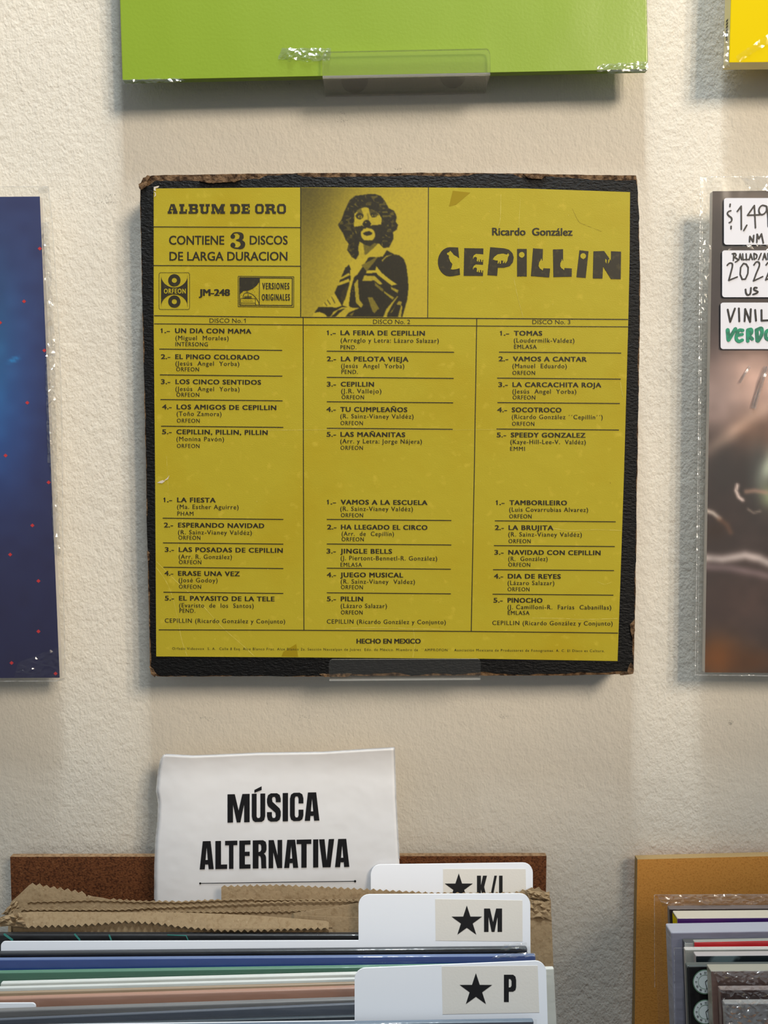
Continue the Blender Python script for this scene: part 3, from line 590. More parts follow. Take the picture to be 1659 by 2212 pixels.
# wear on the sheet: creases, chips, tape stains
YC = YT + 0.00006
def crease(pts, wd, mi=0, n=6):
    p = smooth(pts, n); mb = MB()
    for i, (a, b) in enumerate(zip(p, p[1:])):
        w0 = wd * rnd.uniform(0.3, 1.0); mb.flat(band(a, b, w0, w0 * rnd.uniform(0.6, 1.2)), YC, mi)
    mb.build('paper_crease', [M['crease'], M['crease_dark']], label, 'pale worn crease')
crease([(337, 1225), (362, 1262), (378, 1310), (392, 1380), (404, 1416)], 1.4); crease([(338, 1213), (380, 1255), (430, 1300), (480, 1355), (520, 1390), (550, 1418)], 1.5)
crease([(398, 1080), (396, 1110), (386, 1170), (384, 1200)], 0.9); crease([(560, 930), (620, 929), (690, 928), (760, 926)], 1.2); crease([(760, 927), (900, 929), (1025, 928), (1200, 927)], 0.8)
crease([(1190, 1140), (1230, 1146), (1285, 1144), (1342, 1146)], 1.3); crease([(1150, 1335), (1215, 1336), (1260, 1338), (1334, 1336)], 1.3); crease([(1236, 450), (1250, 478), (1265, 486), (1300, 500)], 0.7, 1)
crease([(725, 1358), (800, 1356), (860, 1357), (960, 1360)], 1.4); crease([(893, 1360), (896, 1390), (892, 1420)], 1.2); crease([(1082, 420), (1081, 470), (1076, 490)], 1.3); crease([(1110, 600), (1118, 640), (1130, 685)], 0.9); crease([(1124, 430), (1120, 520), (1124, 560)], 0.7)
crease([(1340, 825), (1344, 850), (1347, 858)], 1.2); crease([(1290, 1256), (1305, 1262), (1320, 1258)], 0.9); crease([(360, 985), (362, 1030), (364, 1060)], 0.7)
mb = MB(); mb.flat([(970, 446), (978, 412), (1016, 416), (1004, 426), (985, 442)], YC, 0); mb.build('tape_stain', M['stain'], label, 'darker yellow tape stain')
mb = MB(); mb.flat([(608, 1418), (612, 1408), (640, 1391), (644, 1419)], YC, 0); mb.build('tape_stain', M['stain'], label, 'darker yellow tape stain')
for q in ([(332, 404), (344, 401), (342, 405), (336, 407), (337, 413), (332, 411)], [(332, 414), (336, 416), (337, 422), (333, 426), (335, 419)], [(339, 1043), (350, 1044), (356, 1040), (352, 1037), (346, 1039)], [(352, 1040), (362, 1032), (366, 1026), (363, 1035)]): mb = MB(); mb.flat(q, YT - 0.0001, 0); mb.build('paper_chip', M['chip'], label, 'white torn paper chip')
mb = MB()
for i in range(60):
    x = rnd.uniform(345, 1330); y = rnd.uniform(415, 1410); mb.flat(circ(x, y, rnd.uniform(0.4, 1.0), 6, ry=rnd.uniform(0.4, 1.4)), YC, rnd.choice([0, 0, 1]))
setp(mb.build('paper_speck', [M['crease'], M['crease_dark']], label), kind='stuff')

# ================================================================== records on the wall
def ledge(name, label, TL, TR, BR, BL, YF, pads, th=0.0018):
    c = P((BL[0] + BR[0]) / 2, BL[1], YF); c.y = 0
    t = thing(name, label, 'display ledge', c, 'clear acrylic ledges')
    tl, tr, br, bl = (P(*q, YF) for q in (TL, TR, BR, BL))
    mb = MB()
    # front lip with rounded upper corners
    def lerp(a, b, k): return a + (b - a) * k
    pts = [bl, br, lerp(br, tr, .82), lerp(br, tr, .95) + (tl - tr) * .008, lerp(tr, tl, .02), lerp(tl, tr, .02), lerp(bl, tl, .95) + (tr - tl) * .008, lerp(bl, tl, .82)]
    mb.prism(pts, th, 0, 1)
    mb.build('front_lip', [M['acrylic'], M['acrylic_edge']], t)
    mb = MB()
    q = [Vector((bl.x, YF, bl.z)), Vector((br.x, YF, br.z)), Vector((br.x, YF, br.z + th)), Vector((bl.x, YF, bl.z + th))]
    mb.prism([v + Vector((0, th, 0)) for v in q], -YF - th - 0.0022, 1, 0)
    mb.build('bottom_shelf', [M['acrylic_shelf'], M['acrylic_edge']], t)
    mb = MB()
    mb.prism([Vector((bl.x, -0.0022, bl.z)), Vector((br.x, -0.0022, br.z)), Vector((br.x, -0.0022, br.z + .04)), Vector((bl.x, -0.0022, bl.z + .04))], 0.0016, 0, 1)
    mb.build('back_plate', [M['acrylic'], M['acrylic_edge']], t)
    for px, py, r in pads:
        mb = MB(); mb.prism([P(x, y, -0.0006) for x, y in circ(px, py, r, 28)], 0.0005); mb.build('adhesive_pad', M['pad'], t)
    return t
ledge('acrylic_ledge', 'clear acrylic ledge carrying the plain green record', (696.5, 111.5), (1058.5, 104.5), (1059.3, 160), (696.8, 167), -0.0255, [(766, 172, 29), (978, 163, 27)])
ledge('acrylic_ledge', 'clear acrylic ledge under the worn gold and black box', (710, 1425), (1039, 1423.5), (1038, 1468.5), (711.5, 1471), -0.0292, [], 0.001)

def crumple(name, quad, nx, ny, Y, amp, m, parent, seed=1):
    """a wrinkled piece of clear wrap: a grid whose points are pushed in and out"""
    r = random.Random(seed); (x0, y0), (x1, y1), (x2, y2), (x3, y3) = quad; mb = MB(); g = []
    for j in range(ny):
        for i in range(nx):
            s, t = i / (nx - 1), j / (ny - 1)
            px = (x0 * (1 - s) + x1 * s) * (1 - t) + (x3 * (1 - s) + x2 * s) * t; py = (y0 * (1 - s) + y1 * s) * (1 - t) + (y3 * (1 - s) + y2 * s) * t
            e = 0.35 if i in (0, nx - 1) or j in (0, ny - 1) else 1
            mb.v.append(P(px + r.uniform(-1.2, 1.2), py + r.uniform(-1.5, 1.5), Y - abs(r.gauss(0, amp)) * e))
    for j in range(ny - 1):
        for i in range(nx - 1):
            a = j * nx + i; q = [a, a + nx, a + nx + 1, a + 1]
            mb.f += [[q[0], q[1], q[2]], [q[0], q[2], q[3]]] if r.random() < .5 else [[q[0], q[1], q[3]], [q[1], q[2], q[3]]]; mb.mi += [0, 0]
    return mb.build(name, m, parent)

# green record above
YG = -0.0215
g = thing('record', 'plain glossy green record in shrink wrap at the top of the photo', 'record', P(832, 165, YG), 'records on the wall')
mb = MB(); mb.prism([P(x, y, YG) for x, y in [(263.5, 173), (1400.5, 149.5), (1398, 0), (1384, -880), (234, -880), (258, 0)]], 0.0048, 0, 1)
mb.build('cover', [M['green'], M['green_back']], g, bevel=0.0008)
crumple('wrap_fold', [(262, 172), (390, 169), (400, 176), (264, 182)], 18, 4, YG - 0.0004, 0.0006, M['film_crumpled'], g, 4)
crumple('wrap_fold', [(1290, 140), (1399, 132), (1400.5, 152), (1290, 154)], 18, 6, YG - 0.0006, 0.0005, M['film_crumpled'], g, 5)
crumple('wrap_fold', [(1310, 150), (1400, 148), (1401, 154), (1312, 159)], 10, 3, YG - 0.0003, 0.0006, M['film_crumpled'], g, 6)

crumple('wrap_wrinkle', [(610, 104), (716, 104), (712, 132), (600, 128)], 18, 6, YG - 0.0003, 0.0009, M['film_crumpled'], g, 7)
# yellow record upper right
YY = -0.0245
yv = thing('record', 'yellow record with a cream spine at the upper right corner', 'record', P(2100, 140, YY), 'records on the wall')
a = P(1575, 136, YY); b = P(1579, -20, YY)
mb = MB(); mb.prism([a, a + Vector((.313, 0, .003)), b + Vector((.31, 0, .27)), b + Vector((.0055, 0, .27)), b], 0.0088, 0, 1)
mb.build('cover', [M['yellow'], M['cream_spine']], yv, bevel=0.0006)
crumple('wrap_fold', [(1590, 122), (1680, 60), (1690, 76), (1596, 134)], 18, 4, YY - 0.0003, 0.0003, M['film'], yv, 9)
crumple('wrap_fold', [(1562, 60), (1577, 60), (1577, 148), (1562, 146)], 4, 14, YY + 0.001, 0.0007, M['film_crumpled'], yv, 10)
mb = MB()
for i in range(7):                                   # small unreadable spine lettering
    y = 34 + i * 7; x = a.x + (b.x - a.x) * (136 - y) / 156; z = P(1575, y, YY).z
    mb.face([(x - .0002, YY + .003, z), (x - .0002, YY + .0055, z), (x - .0002, YY + .0055, z - .0012), (x - .0002, YY + .003, z - .0012)])
mb.build('spine_lettering', M['ink'], yv)

# blue record on the left
YBL = -0.021
bl = thing('record', 'navy blue record dotted with red diamonds, in a clear sleeve', 'record', P(-420, 1465, YBL), 'records on the wall')
bq = [(-955, 432), (86, 424.5), (129, 1464), (-930, 1470)]
mb = MB(); mb.prism([P(x, y, YBL + 0.0002) for x, y in (bq[3], bq[2], bq[1], bq[0])], 0.004, 0)
mb.build('cover', M['white_board'], bl)
def blue_print(px, py):
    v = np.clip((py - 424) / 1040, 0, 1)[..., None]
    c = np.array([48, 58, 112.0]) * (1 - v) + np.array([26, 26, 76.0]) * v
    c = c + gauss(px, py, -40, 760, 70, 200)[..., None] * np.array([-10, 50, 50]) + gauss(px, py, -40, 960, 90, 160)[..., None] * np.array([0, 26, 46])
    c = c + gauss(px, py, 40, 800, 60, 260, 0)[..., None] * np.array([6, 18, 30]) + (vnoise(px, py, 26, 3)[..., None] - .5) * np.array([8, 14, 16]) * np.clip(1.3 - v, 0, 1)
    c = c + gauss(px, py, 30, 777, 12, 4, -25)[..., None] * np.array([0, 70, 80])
    return c
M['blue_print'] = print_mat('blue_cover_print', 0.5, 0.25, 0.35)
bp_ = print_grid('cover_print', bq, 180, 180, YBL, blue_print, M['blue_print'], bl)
for x, y in [(52, 651), (0, 697), (96, 757), (59, 870), (12, 984), (105, 1042), (70, 1135), (22, 1198), (83, 1255), (83, 1364), (25, 1432), (120, 1455), (86, 537), (-40, 600), (-80, 800), (-50, 1100), (-120, 1300), (-60, 1400), (-200, 900), (-260, 700), (-150, 500), (-300, 1200), (-420, 600), (-460, 1000), (-600, 800), (-700, 1300), (-560, 1150)]:
    mb = MB(); mb.flat([(x - 4.6, y), (x, y - 4.2), (x + 4.6, y), (x, y + 4.2)], YBL - 0.0001); mb.build('printed_diamond', M['red'], bp_)
YS = YBL - 0.0006
sl_ = [(-965, 408), (104, 403), (113, 480), (128, 720), (134, 900), (136, 1200), (141, 1462), (138, 1470), (120, 1472), (-940, 1477)]
mb = MB(); mb.prism([P(x, y, YS) for x, y in sl_[::-1]], 0.0004)
slv = mb.build('clear_sleeve', M['film'], bl)
mb = MB()
for p_, q_, wd in (((104, 403), (113, 480), 2), ((113, 480), (128, 720), 1.6), ((128, 720), (134, 900), 1.6), ((134, 900), (136, 1200), 1.8), ((136, 1200), (141, 1462), 1.8), ((-940, 1476), (120, 1471), 2.2), ((120, 1471), (140, 1466), 3), ((-965, 408), (104, 403), 1.6), ((96, 420), (100, 560), 1.4), ((101, 560), (112, 760), 1.2)): mb.flat(band(p_, q_, wd), YS - 0.0002)
mb.build('sleeve_seam', M['film_edge'], slv)
crumple('sleeve_crease', [(90, 480), (106, 480), (120, 770), (100, 770)], 5, 40, YS - 0.0004, 0.0014, M['film_crumpled'], slv, 21)
crumple('sleeve_crease', [(98, 765), (118, 765), (124, 1000), (103, 1000)], 5, 44, YS - 0.0004, 0.0014, M['film_crumpled'], slv, 22)
crumple('sleeve_crease', [(108, 1000), (121, 1000), (131, 1200), (116, 1200)], 4, 26, YS - 0.0004, 0.0014, M['film_crumpled'], slv, 23)
crumple('sleeve_crease', [(40, 1430), (134, 1395), (140, 1470), (30, 1462)], 16, 12, YS - 0.0004, 0.0006, M['film'], slv, 24)
crumple('sleeve_crease', [(82, 405), (105, 402), (104, 416), (84, 418)], 6, 5, YS - 0.0004, 0.0007, M['film_crumpled'], slv, 25)

# brown record on the right
YR = -0.021
br_ = thing('record', 'brown and grey cloudy record with three handwritten price stickers', 'record', P(2050, 1453, YR), 'records on the wall')
rq = [(1539.5, 413), (2590, 404), (2580, 1462), (1522.5, 1452.5)]
mb = MB(); mb.prism([P(x, y, YR + 0.0002) for x, y in (rq[3], rq[2], rq[1], rq[0])], 0.0042, 0); mb.build('cover', M['white_board'], br_)
def swirl(pts, wd, px, py):
    r = np.zeros(px.shape)
    for a_, b_ in zip(pts, pts[1:]):
        vx, vy = b_[0] - a_[0], b_[1] - a_[1]; q = np.clip(((px - a_[0]) * vx + (py - a_[1]) * vy) / (vx * vx + vy * vy + 1e-9), 0, 1)
        d = np.hypot(px - a_[0] - q * vx, py - a_[1] - q * vy); r = np.maximum(r, np.exp(-(d / wd) ** 2))
    return r
def brown_print(px, py):
    c = np.zeros(px.shape + (3,)) + np.array([78, 68, 66.0])
    add = lambda wgt, col: c + (np.array(col, float) - c) * np.clip(wgt, 0, 1)[..., None]
    c = add(0.95 * gauss(px, py, 1625, 830, 120, 90), [205, 176, 166]); c = add(0.7 * gauss(px, py, 1545, 860, 60, 80), [176, 158, 156]); c = add(0.85 * gauss(px, py, 1590, 930, 90, 16, -36), [222, 196, 182])
    c = add(0.8 * gauss(px, py, 1640, 940, 55, 40), [140, 108, 92]); c = add(0.6 * gauss(px, py, 1560, 1010, 50, 70), [64, 62, 62]); c = add(0.8 * gauss(px, py, 1640, 1020, 30, 80), [82, 84, 84])
    c = add(0.8 * gauss(px, py, 1660, 1010, 18, 40, 20), [205, 216, 200]); c = add(0.9 * gauss(px, py, 1662, 1072, 20, 24), [150, 160, 132])
    c = add(0.95 * swirl([(1593, 1048), (1590, 1060), (1596, 1074), (1604, 1080)], 4, px, py), [212, 196, 192]); c = add(0.7 * swirl([(1616, 1100), (1628, 1108), (1642, 1104)], 3, px, py), [150, 138, 130])
    c = add(0.7 * swirl([(1612, 1062), (1630, 1060), (1655, 1064)], 5, px, py), [176, 146, 132]); c = add(0.9 * swirl([(1526, 1103), (1540, 1108), (1554, 1120)], 5, px, py), [196, 186, 180])
    c = add(0.6 * swirl([(1554, 1122), (1570, 1134), (1578, 1150)], 6, px, py), [134, 104, 86]); c = add(0.7 * gauss(px, py, 1545, 1145, 26, 22), [70, 56, 48])
    c = add(0.92 * swirl([(1520, 1205), (1560, 1208), (1610, 1200), (1640, 1206), (1680, 1226)], 10, px, py), [196, 186, 186]); c = add(0.7 * swirl([(1520, 1224), (1580, 1228), (1640, 1240), (1680, 1250)], 9, px, py), [150, 134, 140])
    c = add(0.7 * gauss(px, py, 1600, 1300, 120, 60), [88, 72, 68]); c = add(0.95 * gauss(px, py, 1545, 1420, 60, 45), [124, 84, 44]); c = add(0.7 * gauss(px, py, 1620, 1430, 70, 30), [104, 72, 44])
    c = add(0.7 * gauss(px, py, 1540, 600, 40, 180), [66, 60, 64]); c = add(0.6 * gauss(px, py, 1640, 430, 120, 20), [104, 92, 84])
    n = vnoise(px, py, 60, 11) * .6 + vnoise(px, py, 22, 12) * .4
    c = (c - 92) * 1.28 + 84
    return c * (0.84 + 0.32 * n)[..., None]
M['brown_print'] = print_mat('brown_cover_print', 0.5, 0.3, 0.35)
print_grid('cover_print', rq, 300, 300, YR, brown_print, M['brown_print'], br_)
YS = YR - 0.0006
mb = MB(); mb.prism([P(x, y, YS) for x, y in [(1501.5, 1459), (2590, 1470), (2600, 376), (1513, 381), (1509, 900)]], 0.0004)
slv = mb.build('clear_sleeve', M['film'], br_)
mb = MB()
for p_, q_, wd in (((1513.5, 381), (1509.5, 900), 2.6), ((1509.5, 900), (1502, 1459), 2.4), ((1502, 1458), (2590, 1469), 2.4), ((1513, 382), (2600, 377), 1.8), ((1518, 384), (1513, 900), 1.2), ((1513, 900), (1507, 1450), 1.2)): mb.flat(band(p_, q_, wd), YS - 0.0002)
mb.build('sleeve_seam', M['film_edge'], slv)
crumple('sleeve_crease', [(1514, 384), (1540, 384), (1526, 760), (1511, 760)], 5, 40, YS - 0.0003, 0.0006, M['film'], slv, 31)
crumple('sleeve_crease', [(1600, 384), (1680, 380), (1680, 412), (1620, 412)], 10, 5, YS - 0.0003, 0.0007, M['film_crumpled'], slv, 32)
crumple('sleeve_crease', [(1622, 880), (1650, 790), (1660, 794), (1632, 884)], 4, 22, YS - 0.0003, 0.0006, M['film_crumpled'], slv, 33)
crumple('sleeve_crease', [(1596, 826), (1618, 790), (1622, 793), (1600, 829)], 3, 12, YS - 0.0003, 0.0006, M['film_crumpled'], slv, 35)
crumple('sleeve_crease', [(1560, 528), (1680, 526), (1680, 543), (1558, 543)], 18, 4, YS - 0.0002, 0.0005, M['film'], slv, 34)
ZX = lambda X, Y_: (1530 + X / 5.977, 400 + Y_ / 5.977)
YK = YS - 0.0006; YM = YK - 0.0002
def price(label_, pts, strokes, green_strokes=()):
    mb = MB(); mb.prism([P(x, y, YK) for x, y in pts[::-1]], 0.0003); o = mb.build('price_sticker', M['sticker_white'], slv_parent, label_)
    mb = MB()
    for wd, s_ in strokes: stroke(mb, [ZX(*q) for q in (smooth(s_, 4) if len(s_) > 2 and wd > 0 and s_[0] != s_[-1] else s_)], abs(wd) / 5.977, YM)
    mb.build('handwriting', M['marker'], o)
    if green_strokes:
        mb = MB()
        for wd, s_ in green_strokes: stroke(mb, [ZX(*q) for q in smooth(s_, 4)], wd / 5.977, YM)
        mb.build('handwriting', M['marker_green'], o, 'thick green marker word')
    return o
M['sticker_white'] = M['price_sticker']; slv_parent = br_
price('price in black marker, top sticker', rrect(*ZX(203, 166), 1737, 528.5, 5.5), [(20, [(284, 244), (280, 274)]), (19, [(292, 330), (262, 340), (248, 365), (268, 395), (300, 420), (305, 450), (290, 475), (272, 482)]), (20, [(296, 530), (295, 560)]),
    (-20, [(376, 338), (426, 270), (428, 568)]), (20, [(498, 516), (460, 584)]), (-20, [(610, 548), (596, 262), (508, 388), (660, 382)]), (20, [(748, 270), (700, 260), (664, 290), (655, 335), (680, 378), (720, 370), (752, 330), (756, 285)]), (20, [(756, 275), (772, 400), (776, 530)]),
    (20, [(850, 262), (812, 330), (816, 470), (852, 530), (890, 460), (890, 330), (850, 262)]), (-20, [(534, 730), (538, 660), (582, 730), (588, 648)]), (-20, [(628, 736), (632, 632), (656, 690), (688, 628), (712, 745)])])
price('genre, year and country in black marker, middle sticker', rrect(*ZX(180, 842), 1734, 642, 5.5), [(-17, [(325, 970), (330, 880)]), (17, [(310, 885), (345, 880), (360, 905), (335, 930)]), (17, [(335, 930), (375, 950), (380, 975), (350, 992)]), (-17, [(396, 965), (412, 885), (432, 960)]), (-15, [(402, 935), (428, 930)]), (-17, [(445, 885), (450, 962), (484, 958)]), (-17, [(490, 885), (494, 962), (524, 956)]), (-17, [(530, 962), (548, 885), (572, 960)]), (-15, [(536, 932), (566, 930)]),
    (-17, [(590, 880), (594, 955)]), (17, [(590, 880), (628, 900), (622, 940), (594, 958)]), (-17, [(684, 880), (650, 962)]), (-17, [(705, 962), (728, 880), (752, 960)]), (-15, [(712, 930), (745, 930)]), (-17, [(770, 880), (774, 960), (800, 956)]),
    (19, [(245, 1034), (275, 1006), (310, 1012), (312, 1050), (292, 1130), (266, 1228)]), (-19, [(266, 1228), (376, 1184)]), (19, [(455, 1010), (420, 1060), (412, 1150), (440, 1215), (480, 1212), (512, 1140), (516, 1060), (490, 1018), (455, 1010)]),
    (19, [(590, 1030), (620, 992), (655, 996), (660, 1040), (620, 1140), (585, 1236)]), (-19, [(585, 1236), (704, 1180)]), (19, [(748, 1030), (776, 996), (810, 1000), (815, 1040), (775, 1140), (742, 1222)]), (-19, [(742, 1222), (850, 1180)]),
    (22, [(482, 1345), (490, 1395), (515, 1418), (545, 1395), (552, 1325)]), (22, [(628, 1325), (600, 1322), (590, 1345), (615, 1362), (640, 1375), (625, 1395), (580, 1410)])])
price('black and thick green marker words, bottom sticker', rrect(*ZX(160, 1516), 1732, 754, 5.5), [(-24, [(252, 1606), (284, 1764), (345, 1592)]), (-24, [(396, 1590), (402, 1756)]), (-24, [(470, 1754), (478, 1598), (542, 1764), (550, 1600)]), (-24, [(606, 1610), (618, 1748)]), (-24, [(688, 1612), (690, 1748), (775, 1744)]), (-24, [(830, 1610), (825, 1750)])],
    [(52, [(252, 1870), (262, 1990)]), (48, [(264, 1998), (305, 1930), (352, 1855)]), (44, [(446, 1875), (400, 1872), (372, 1920), (362, 1980), (395, 2015), (440, 2000)]), (40, [(390, 1935), (440, 1925)]), (46, [(510, 1875), (512, 2010)]), (44, [(510, 1870), (555, 1862), (560, 1905), (525, 1935)]), (44, [(530, 1945), (570, 1985)]), (50, [(625, 1870), (635, 2005)]), (46, [(640, 1862), (690, 1850), (690, 1930), (645, 2010)]), (44, [(800, 1870), (750, 1890), (748, 1970), (800, 2000)])])

# ================================================================== record bins below
def bin_unit(label, panel_pts, panel_t, m, medge, x0, x1, zf, ydepth):
    """free-standing browser bin: tall back panel, low sides, four legs"""
    t = thing('record_bin', label, 'record bin', ((x0 + x1) / 2, -ydepth / 2, 0), 'record bins against the wall')
    mb = MB(); mb.prism(panel_pts, panel_t, 0, 1); mb.build('back_panel', [m, medge], t)
    yb = panel_pts[0].y
    mb = MB(); mb.box((x0 - .03, -ydepth, zf - .012), (x1 + .03, yb - .0002, zf)); mb.build('bottom_panel', m, t)
    for xa in (x0 - .03, x1 + .021): mb = MB(); mb.box((xa, -ydepth + .009, zf + .0002), (xa + .009, yb - .0004, zf + .07)); mb.build('side_panel', m, t)
    mb = MB(); mb.box((x0 - .03, -ydepth, zf + .0002), (x1 + .03, -ydepth + .0088, zf + .07)); mb.build('front_panel', m, t)
    for xa in (x0 + .004, x1 - .034):
        for ya in (-ydepth + .004, yb - .034): mb = MB(); mb.box((xa, ya, 0.0), (xa + .03, ya + .03, zf - .0122)); mb.build('leg', m, t)
    return t
ZL = P(400, 2032, -0.062).z - 0.318
ZR = P(1500, 1983, -0.05).z - 0.316
YP = -0.0125
KL = 0.33                                              # everything filed in the bins leans back a little
def LN(Y, py=2000): return Lean(Y - 0.008, P(830, py, Y - 0.008).z, KL)
pa, pb = P(22, 1851, YP), P(1180.5, 1849, YP)
bin_unit('dark brown hardboard record bin under the music sign', [Vector((pa.x, YP, ZL - .012)), Vector((pb.x, YP, ZL - .012)), pb, pa], 0.0042, M['hardboard'], M['hardboard_edge'], pa.x, pb.x, ZL, 0.30)
pa = P(1377, 1856.5, YP); pb = P(1659, 1849.5, YP); pb = pa + (pb - pa) * (0.40 / (pb.x - pa.x))
bin_unit('golden brown fibreboard record bin at the lower right', [Vector((pa.x + .001, YP, ZR - .012)), Vector((pb.x, YP, ZR - .012)), pb, pa], 0.0055, M['mdf'], M['mdf_edge'], pa.x + .001, pb.x, ZR, 0.30)

# ------------------------------------------------------------------ heavy condensed sign lettering
SC = [(1, .62), (1, .8), (.92, .94), (.72, 1), (.28, 1), (.08, .94), (0, .8), (0, .2), (.08, .06), (.28, 0), (.72, 0), (.92, .06), (1, .2), (1, .4), (.64, .4), (.64, .2), (.58, .13), (.42, .13), (.36, .2), (.36, .8), (.42, .87), (.58, .87), (.64, .8), (.64, .62)]
G = {'M': [[(0, 0), (0, 1), (.33, 1), (.5, .42), (.67, 1), (1, 1), (1, 0), (.75, 0), (.75, .64), (.58, 0), (.42, 0), (.25, .64), (.25, 0)]],
 'U': [[(0, 1), (0, .2), (.08, .06), (.25, 0), (.75, 0), (.92, .06), (1, .2), (1, 1), (.64, 1), (.64, .2), (.58, .14), (.42, .14), (.36, .2), (.36, 1)]],
 'S': [[(1, .68), (1, .8), (.92, .94), (.72, 1), (.28, 1), (.08, .94), (0, .8), (0, .68), (.08, .55), (.62, .31), (.64, .2), (.58, .13), (.42, .13), (.36, .2), (.36, .34), (0, .34), (0, .2), (.08, .06), (.28, 0), (.72, 0), (.92, .06), (1, .2), (1, .35), (.92, .46), (.4, .7), (.36, .8), (.42, .87), (.58, .87), (.64, .8), (.64, .68)]],
 'I': [[(0, 0), (0, 1), (1, 1), (1, 0)]], 'C': [SC],
 'A': [[(0, 0), (.22, 1), (.5, 1), (.5, .80), (.42, .33), (.36, 0)], [(1, 0), (.78, 1), (.5, 1), (.5, .80), (.58, .33), (.64, 0)], [(.40, .17), (.60, .17), (.58, .33), (.42, .33)]],
 'L': [[(0, 0), (0, 1), (.48, 1), (.48, .16), (1, .16), (1, 0)]], 'T': [[(0, 1), (1, 1), (1, .84), (.68, .84), (.68, 0), (.32, 0), (.32, .84), (0, .84)]],
 'E': [[(0, 0), (0, 1), (1, 1), (1, .85), (.5, .85), (.5, .6), (.93, .6), (.93, .45), (.5, .45), (.5, .15), (1, .15), (1, 0)]],
 'R': [[(0, 0), (0, 1), (.42, 1), (.42, 0)], [(.4, 1), (.75, 1), (.94, .94), (1, .82), (1, .66), (.92, .56), (.8, .52), (.92, .47), (.97, .38), (.98, .06), (1, 0), (.63, 0), (.6, .35), (.56, .43), (.4, .45), (.4, .58), (.55, .6), (.62, .66), (.62, .8), (.55, .86), (.4, .86)]],
 'N': [[(0, 0), (0, 1), (.38, 1), (.66, .45), (.66, 1), (1, 1), (1, 0), (.64, 0), (.34, .58), (.34, 0)]], 'V': [[(0, 1), (.36, 1), (.5, .25), (.64, 1), (1, 1), (.76, 0), (.24, 0)]],
 'K': [[(0, 0), (0, 1), (.4, 1), (.4, 0)], [(.4, .6), (.6, 1), (1, 1), (.72, .52), (1, 0), (.6, 0), (.4, .42)]], '/': [[(0, 0), (.36, 0), (1, 1), (.64, 1)]],
 'P': [[(0, 0), (0, 1), (.4, 1), (.4, 0)], [(.38, 1), (.75, 1), (.94, .93), (1, .8), (1, .55), (.94, .44), (.75, .38), (.38, .38), (.38, .53), (.55, .54), (.62, .6), (.62, .77), (.55, .84), (.38, .85)]]}
def heavy(mb, ch, x0, x1, y1, h, Y, sl=0.0, x_base=None):
    for pl in G[ch]: mb.flat([(x0 + u * (x1 - x0), y1 + sl * (x0 + u * (x1 - x0) - (x_base if x_base is not None else x0)) - v * h) for u, v in pl], Y)

# laminated sign
YN = -0.0215
out = [(334.5, 2040), (334.5, 1943), (334.5, 1870), (337, 1814), (341.5, 1772), (343, 1737), (338.5, 1709), (339.7, 1695), (346.7, 1642), (353.7, 1630), (415, 1632.5), (555, 1626.5), (695, 1624.5), (799, 1618), (852, 1615), (855.5, 1730), (862.5, 1855), (866, 2040)]
SIGN = Lean(-0.0285, P(600, 1850, -0.0285).z, 0.10)
def signY(x, y): return SIGN + 0.0025 * max(0, (420 - x) / 85) ** 2 - 0.003 * max(0, (1680 - y) / 65) ** 2
sheet = jag(out[1:9], 6, 0.5, random.Random(2)); out2 = [out[0]] + sheet[:-6] + out[8:]
zb = ZL + 0.0005
sign = thing('shop_sign', 'white laminated sign with two heavy black words, top edge bent', 'sign', P(600, 1900, YN))
def sheet_grid(name, x0f, x1f, ytopf, ybot, nx, ny, Yf, m, parent):
    mb = MB()
    for j in range(ny + 1):
        t = j / ny
        for i in range(nx + 1):
            s = i / nx; xt = x0f(1640) * (1 - s) + x1f(1640) * s; yt = ytopf(xt); y = yt + (ybot - yt) * t; x = x0f(y) * (1 - s) + x1f(y) * s
            mb.v.append(P(x, y, Yf(x, y)))
    for j in range(ny):
        for i in range(nx): a = j * (nx + 1) + i; mb.f.append([a, a + nx + 1, a + nx + 2, a + 1]); mb.mi.append(0)
    o = mb.build(name, m, parent); sm = o.modifiers.new('thickness', 'SOLIDIFY'); sm.thickness = 0.0003; sm.offset = -1
    for p in o.data.polygons: p.use_smooth = True
    return o
def interp(tab, v):
    for (a, x), (b, y) in zip(tab, tab[1:]):
        if v <= b: return x + (y - x) * max(0, (v - a)) / (b - a)
    return tab[-1][1]
LE = [(1615, 357), (1630, 353.7), (1642, 346.7), (1668, 342), (1695, 339.7), (1709, 338.2), (1722, 341), (1737, 343), (1772, 341.5), (1814, 337), (1870, 334.8), (1943, 334.5), (2300, 334)]
RE = [(1615, 852), (1730, 855.5), (1855, 862.5), (2300, 880)]
TE = [(335, 1633), (356, 1629.5), (415, 1632.5), (480, 1630), (555, 1626.5), (695, 1624.5), (799, 1618), (853, 1615), (900, 1614)]
sp = sheet_grid('laminated_sheet', lambda y: interp(LE, y), lambda y: interp(RE, y), lambda x: interp(TE, x), 2140, 60, 80, signY, M['laminate_white'] if 'laminate_white' in M else M['paper'], sign)
mb = MB()
def sflat(pts): 
    n = len(mb.v); mb.v += [P(x, y, signY(x, y) - 0.0003) for x, y in pts]
    for t in tessellate_polygon([[Vector((x, -y, 0)) for x, y in pts]]): mb.f.append([n + i for i in t]); mb.mi.append(0)
def split_heavy(ch, x0, x1, y1, h):
    for pl in G[ch]: sflat([(x0 + u * (x1 - x0), y1 - 0.023 * u * (x1 - x0) - v * h) for u, v in pl])
sx = lambda X: 310 + X / 2.86
bl1 = lambda x: 1590 + (535 - 0.023 * 2.86 * (x - sx(519))) / 2.86
bl2 = lambda x: 1590 + (824 - 0.0165 * 2.86 * (x - sx(347))) / 2.86
